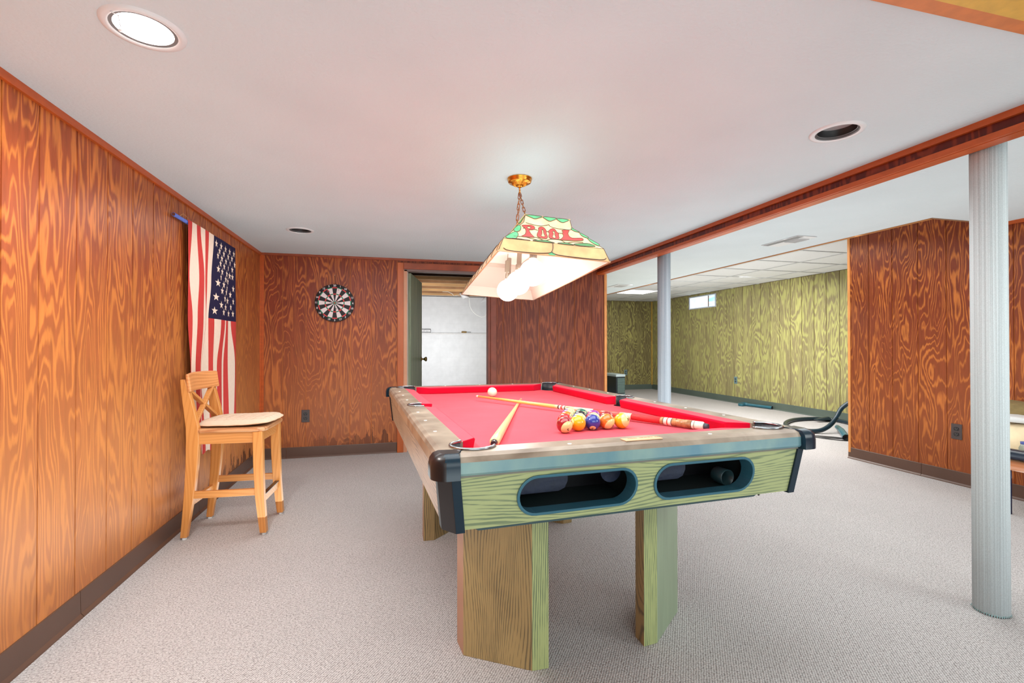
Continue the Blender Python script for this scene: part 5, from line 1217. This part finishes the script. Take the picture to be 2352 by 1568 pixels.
cd = spline([(4.62, 4.72, .006), (4.86, 4.60, .006), (5.05, 4.46, .006), (5.10, 4.36, .006), (5.02, 4.34, .006), (4.90, 4.48, .008), (4.86, 4.64, .008), (4.98, 4.62, .008), (5.14, 4.44, .006), (5.2, 4.2, .006), (5.2, 3.9, .006)], 10)
tag(MB().tube(cd, .0055, 8).build('power_cord', BLACK), 'thin black power cord looped on the carpet by the vacuum hose', 'cord')

# ------------------------------------------------------------------ cluttered bench at the right edge
be = thing('low_bench', 'low bench with dark and wooden round rails at the right edge', 'bench', (4.02, 1.80, 0))
MB().tube([(-.12, -1.3, .392), (-.12, .50, .392)], .034, 16).build('round_rail', plain('rail_navy', (34, 44, 58), .25), be)
MB().tube([(-.12, -1.3, .318), (-.12, .50, .318)], .034, 12).build('wood_rail', plain('rail_wood2', (172, 108, 70), .35), be)
MB().box((-.09, -1.3, .33), (.28, .55, .36)).build('platform', plain('bench_cloth', (210, 196, 172), .8), be)
for yy in (-1.2, .42): MB().tube([(-.12, yy, 0), (-.12, yy, .30)], .012, 10).build('leg', plain('leg_navy', (34, 40, 70), .35) if yy < 0 else bpy.data.materials['leg_navy'], be)
for yy in (-1.2, .42): MB().tube([(.25, yy, 0), (.25, yy, .33)], .012, 10).build('leg', bpy.data.materials['leg_navy'], be)
lb = MB(); N = 16
def lump(cx, cy, cz, rx, ry, rz, seed, mb=None, n=22):
    rnd = random.Random(seed); ph = [rnd.uniform(0, 6) for _ in range(6)]; mb = mb or MB(); vs = []; m_ = n//2
    for j in range(m_+1):
        for i in range(n):
            a = 2*PI*i/n; b_ = PI*j/m_; s_ = 1+.10*math.sin(3*a+ph[0])*math.sin(b_)+.07*math.sin(5*a+ph[1]+2*b_)+.06*math.cos(4*b_+ph[2])
            ex = lambda t_: math.copysign(abs(t_)**.6, t_)
            vs.append((cx+rx*s_*ex(math.cos(a))*ex(math.sin(b_)) if True else 0, cy+ry*s_*ex(math.sin(a))*ex(math.sin(b_)), cz+rz*(1+.05*math.sin(3*a+ph[3]))*ex(-math.cos(b_))))
    mb.add(vs, [(j*n+i, j*n+(i+1) % n, (j+1)*n+(i+1) % n, (j+1)*n+i) for j in range(m_) for i in range(n)], 0, True); return mb
tag(lump(4.125, 2.27, .466, .10, .13, .100, 3).build('cream_bundle', plain('cream_cloth', (236, 214, 176), .8, noise=.08, nscale=12, bump=.4, bscale=20)), 'crumpled cream cloth bundle on the low bench', 'bundle')
tag(lump(4.125, 2.27, .602, .12, .16, .025, 5).build('white_bag', plain('white_bag', (206, 204, 202), .6, noise=.08, nscale=10)), 'crumpled white bag lying on top of the cream bundle', 'bag')
tag(MB().add([(4.10, 2.19, .618), (4.08, 2.44, .618), (4.27, 2.44, .640), (4.28, 2.19, .625), (4.16, 2.28, .690), (4.14, 2.42, .700), (4.26, 2.42, .715), (4.27, 2.27, .700)], [(0, 1, 2, 3), (4, 5, 6, 7), (0, 1, 5, 4), (1, 2, 6, 5), (2, 3, 7, 6), (3, 0, 4, 7)]).build('olive_pillow', plain('olive_cloth', (126, 106, 66), .9, noise=.1), None, bevel=.02), 'olive brown pillow on top of the clutter by the right wall', 'pillow')
gj = thing('glass_jar', 'small clear jar at the front of the low bench', 'jar', (3.972, 2.175, .361))
gm, nt, b = new_mat('jar_glass'); b.inputs['Base Color'].default_value = srgb(206, 214, 200); b.inputs['Roughness'].default_value = .1; b.inputs['Transmission Weight'].default_value = .6
MB().lathe([(.0001, 0), (.028, 0), (.032, .01), (.033, .07), (.026, .085), (.024, .095), (.0001, .095)], 20).build('glass', gm, gj)
MB().lathe([(.025, .095), (.026, .110), (.0001, .112)], 20).build('lid', plain('jar_lid', (60, 74, 140), .4), gj)
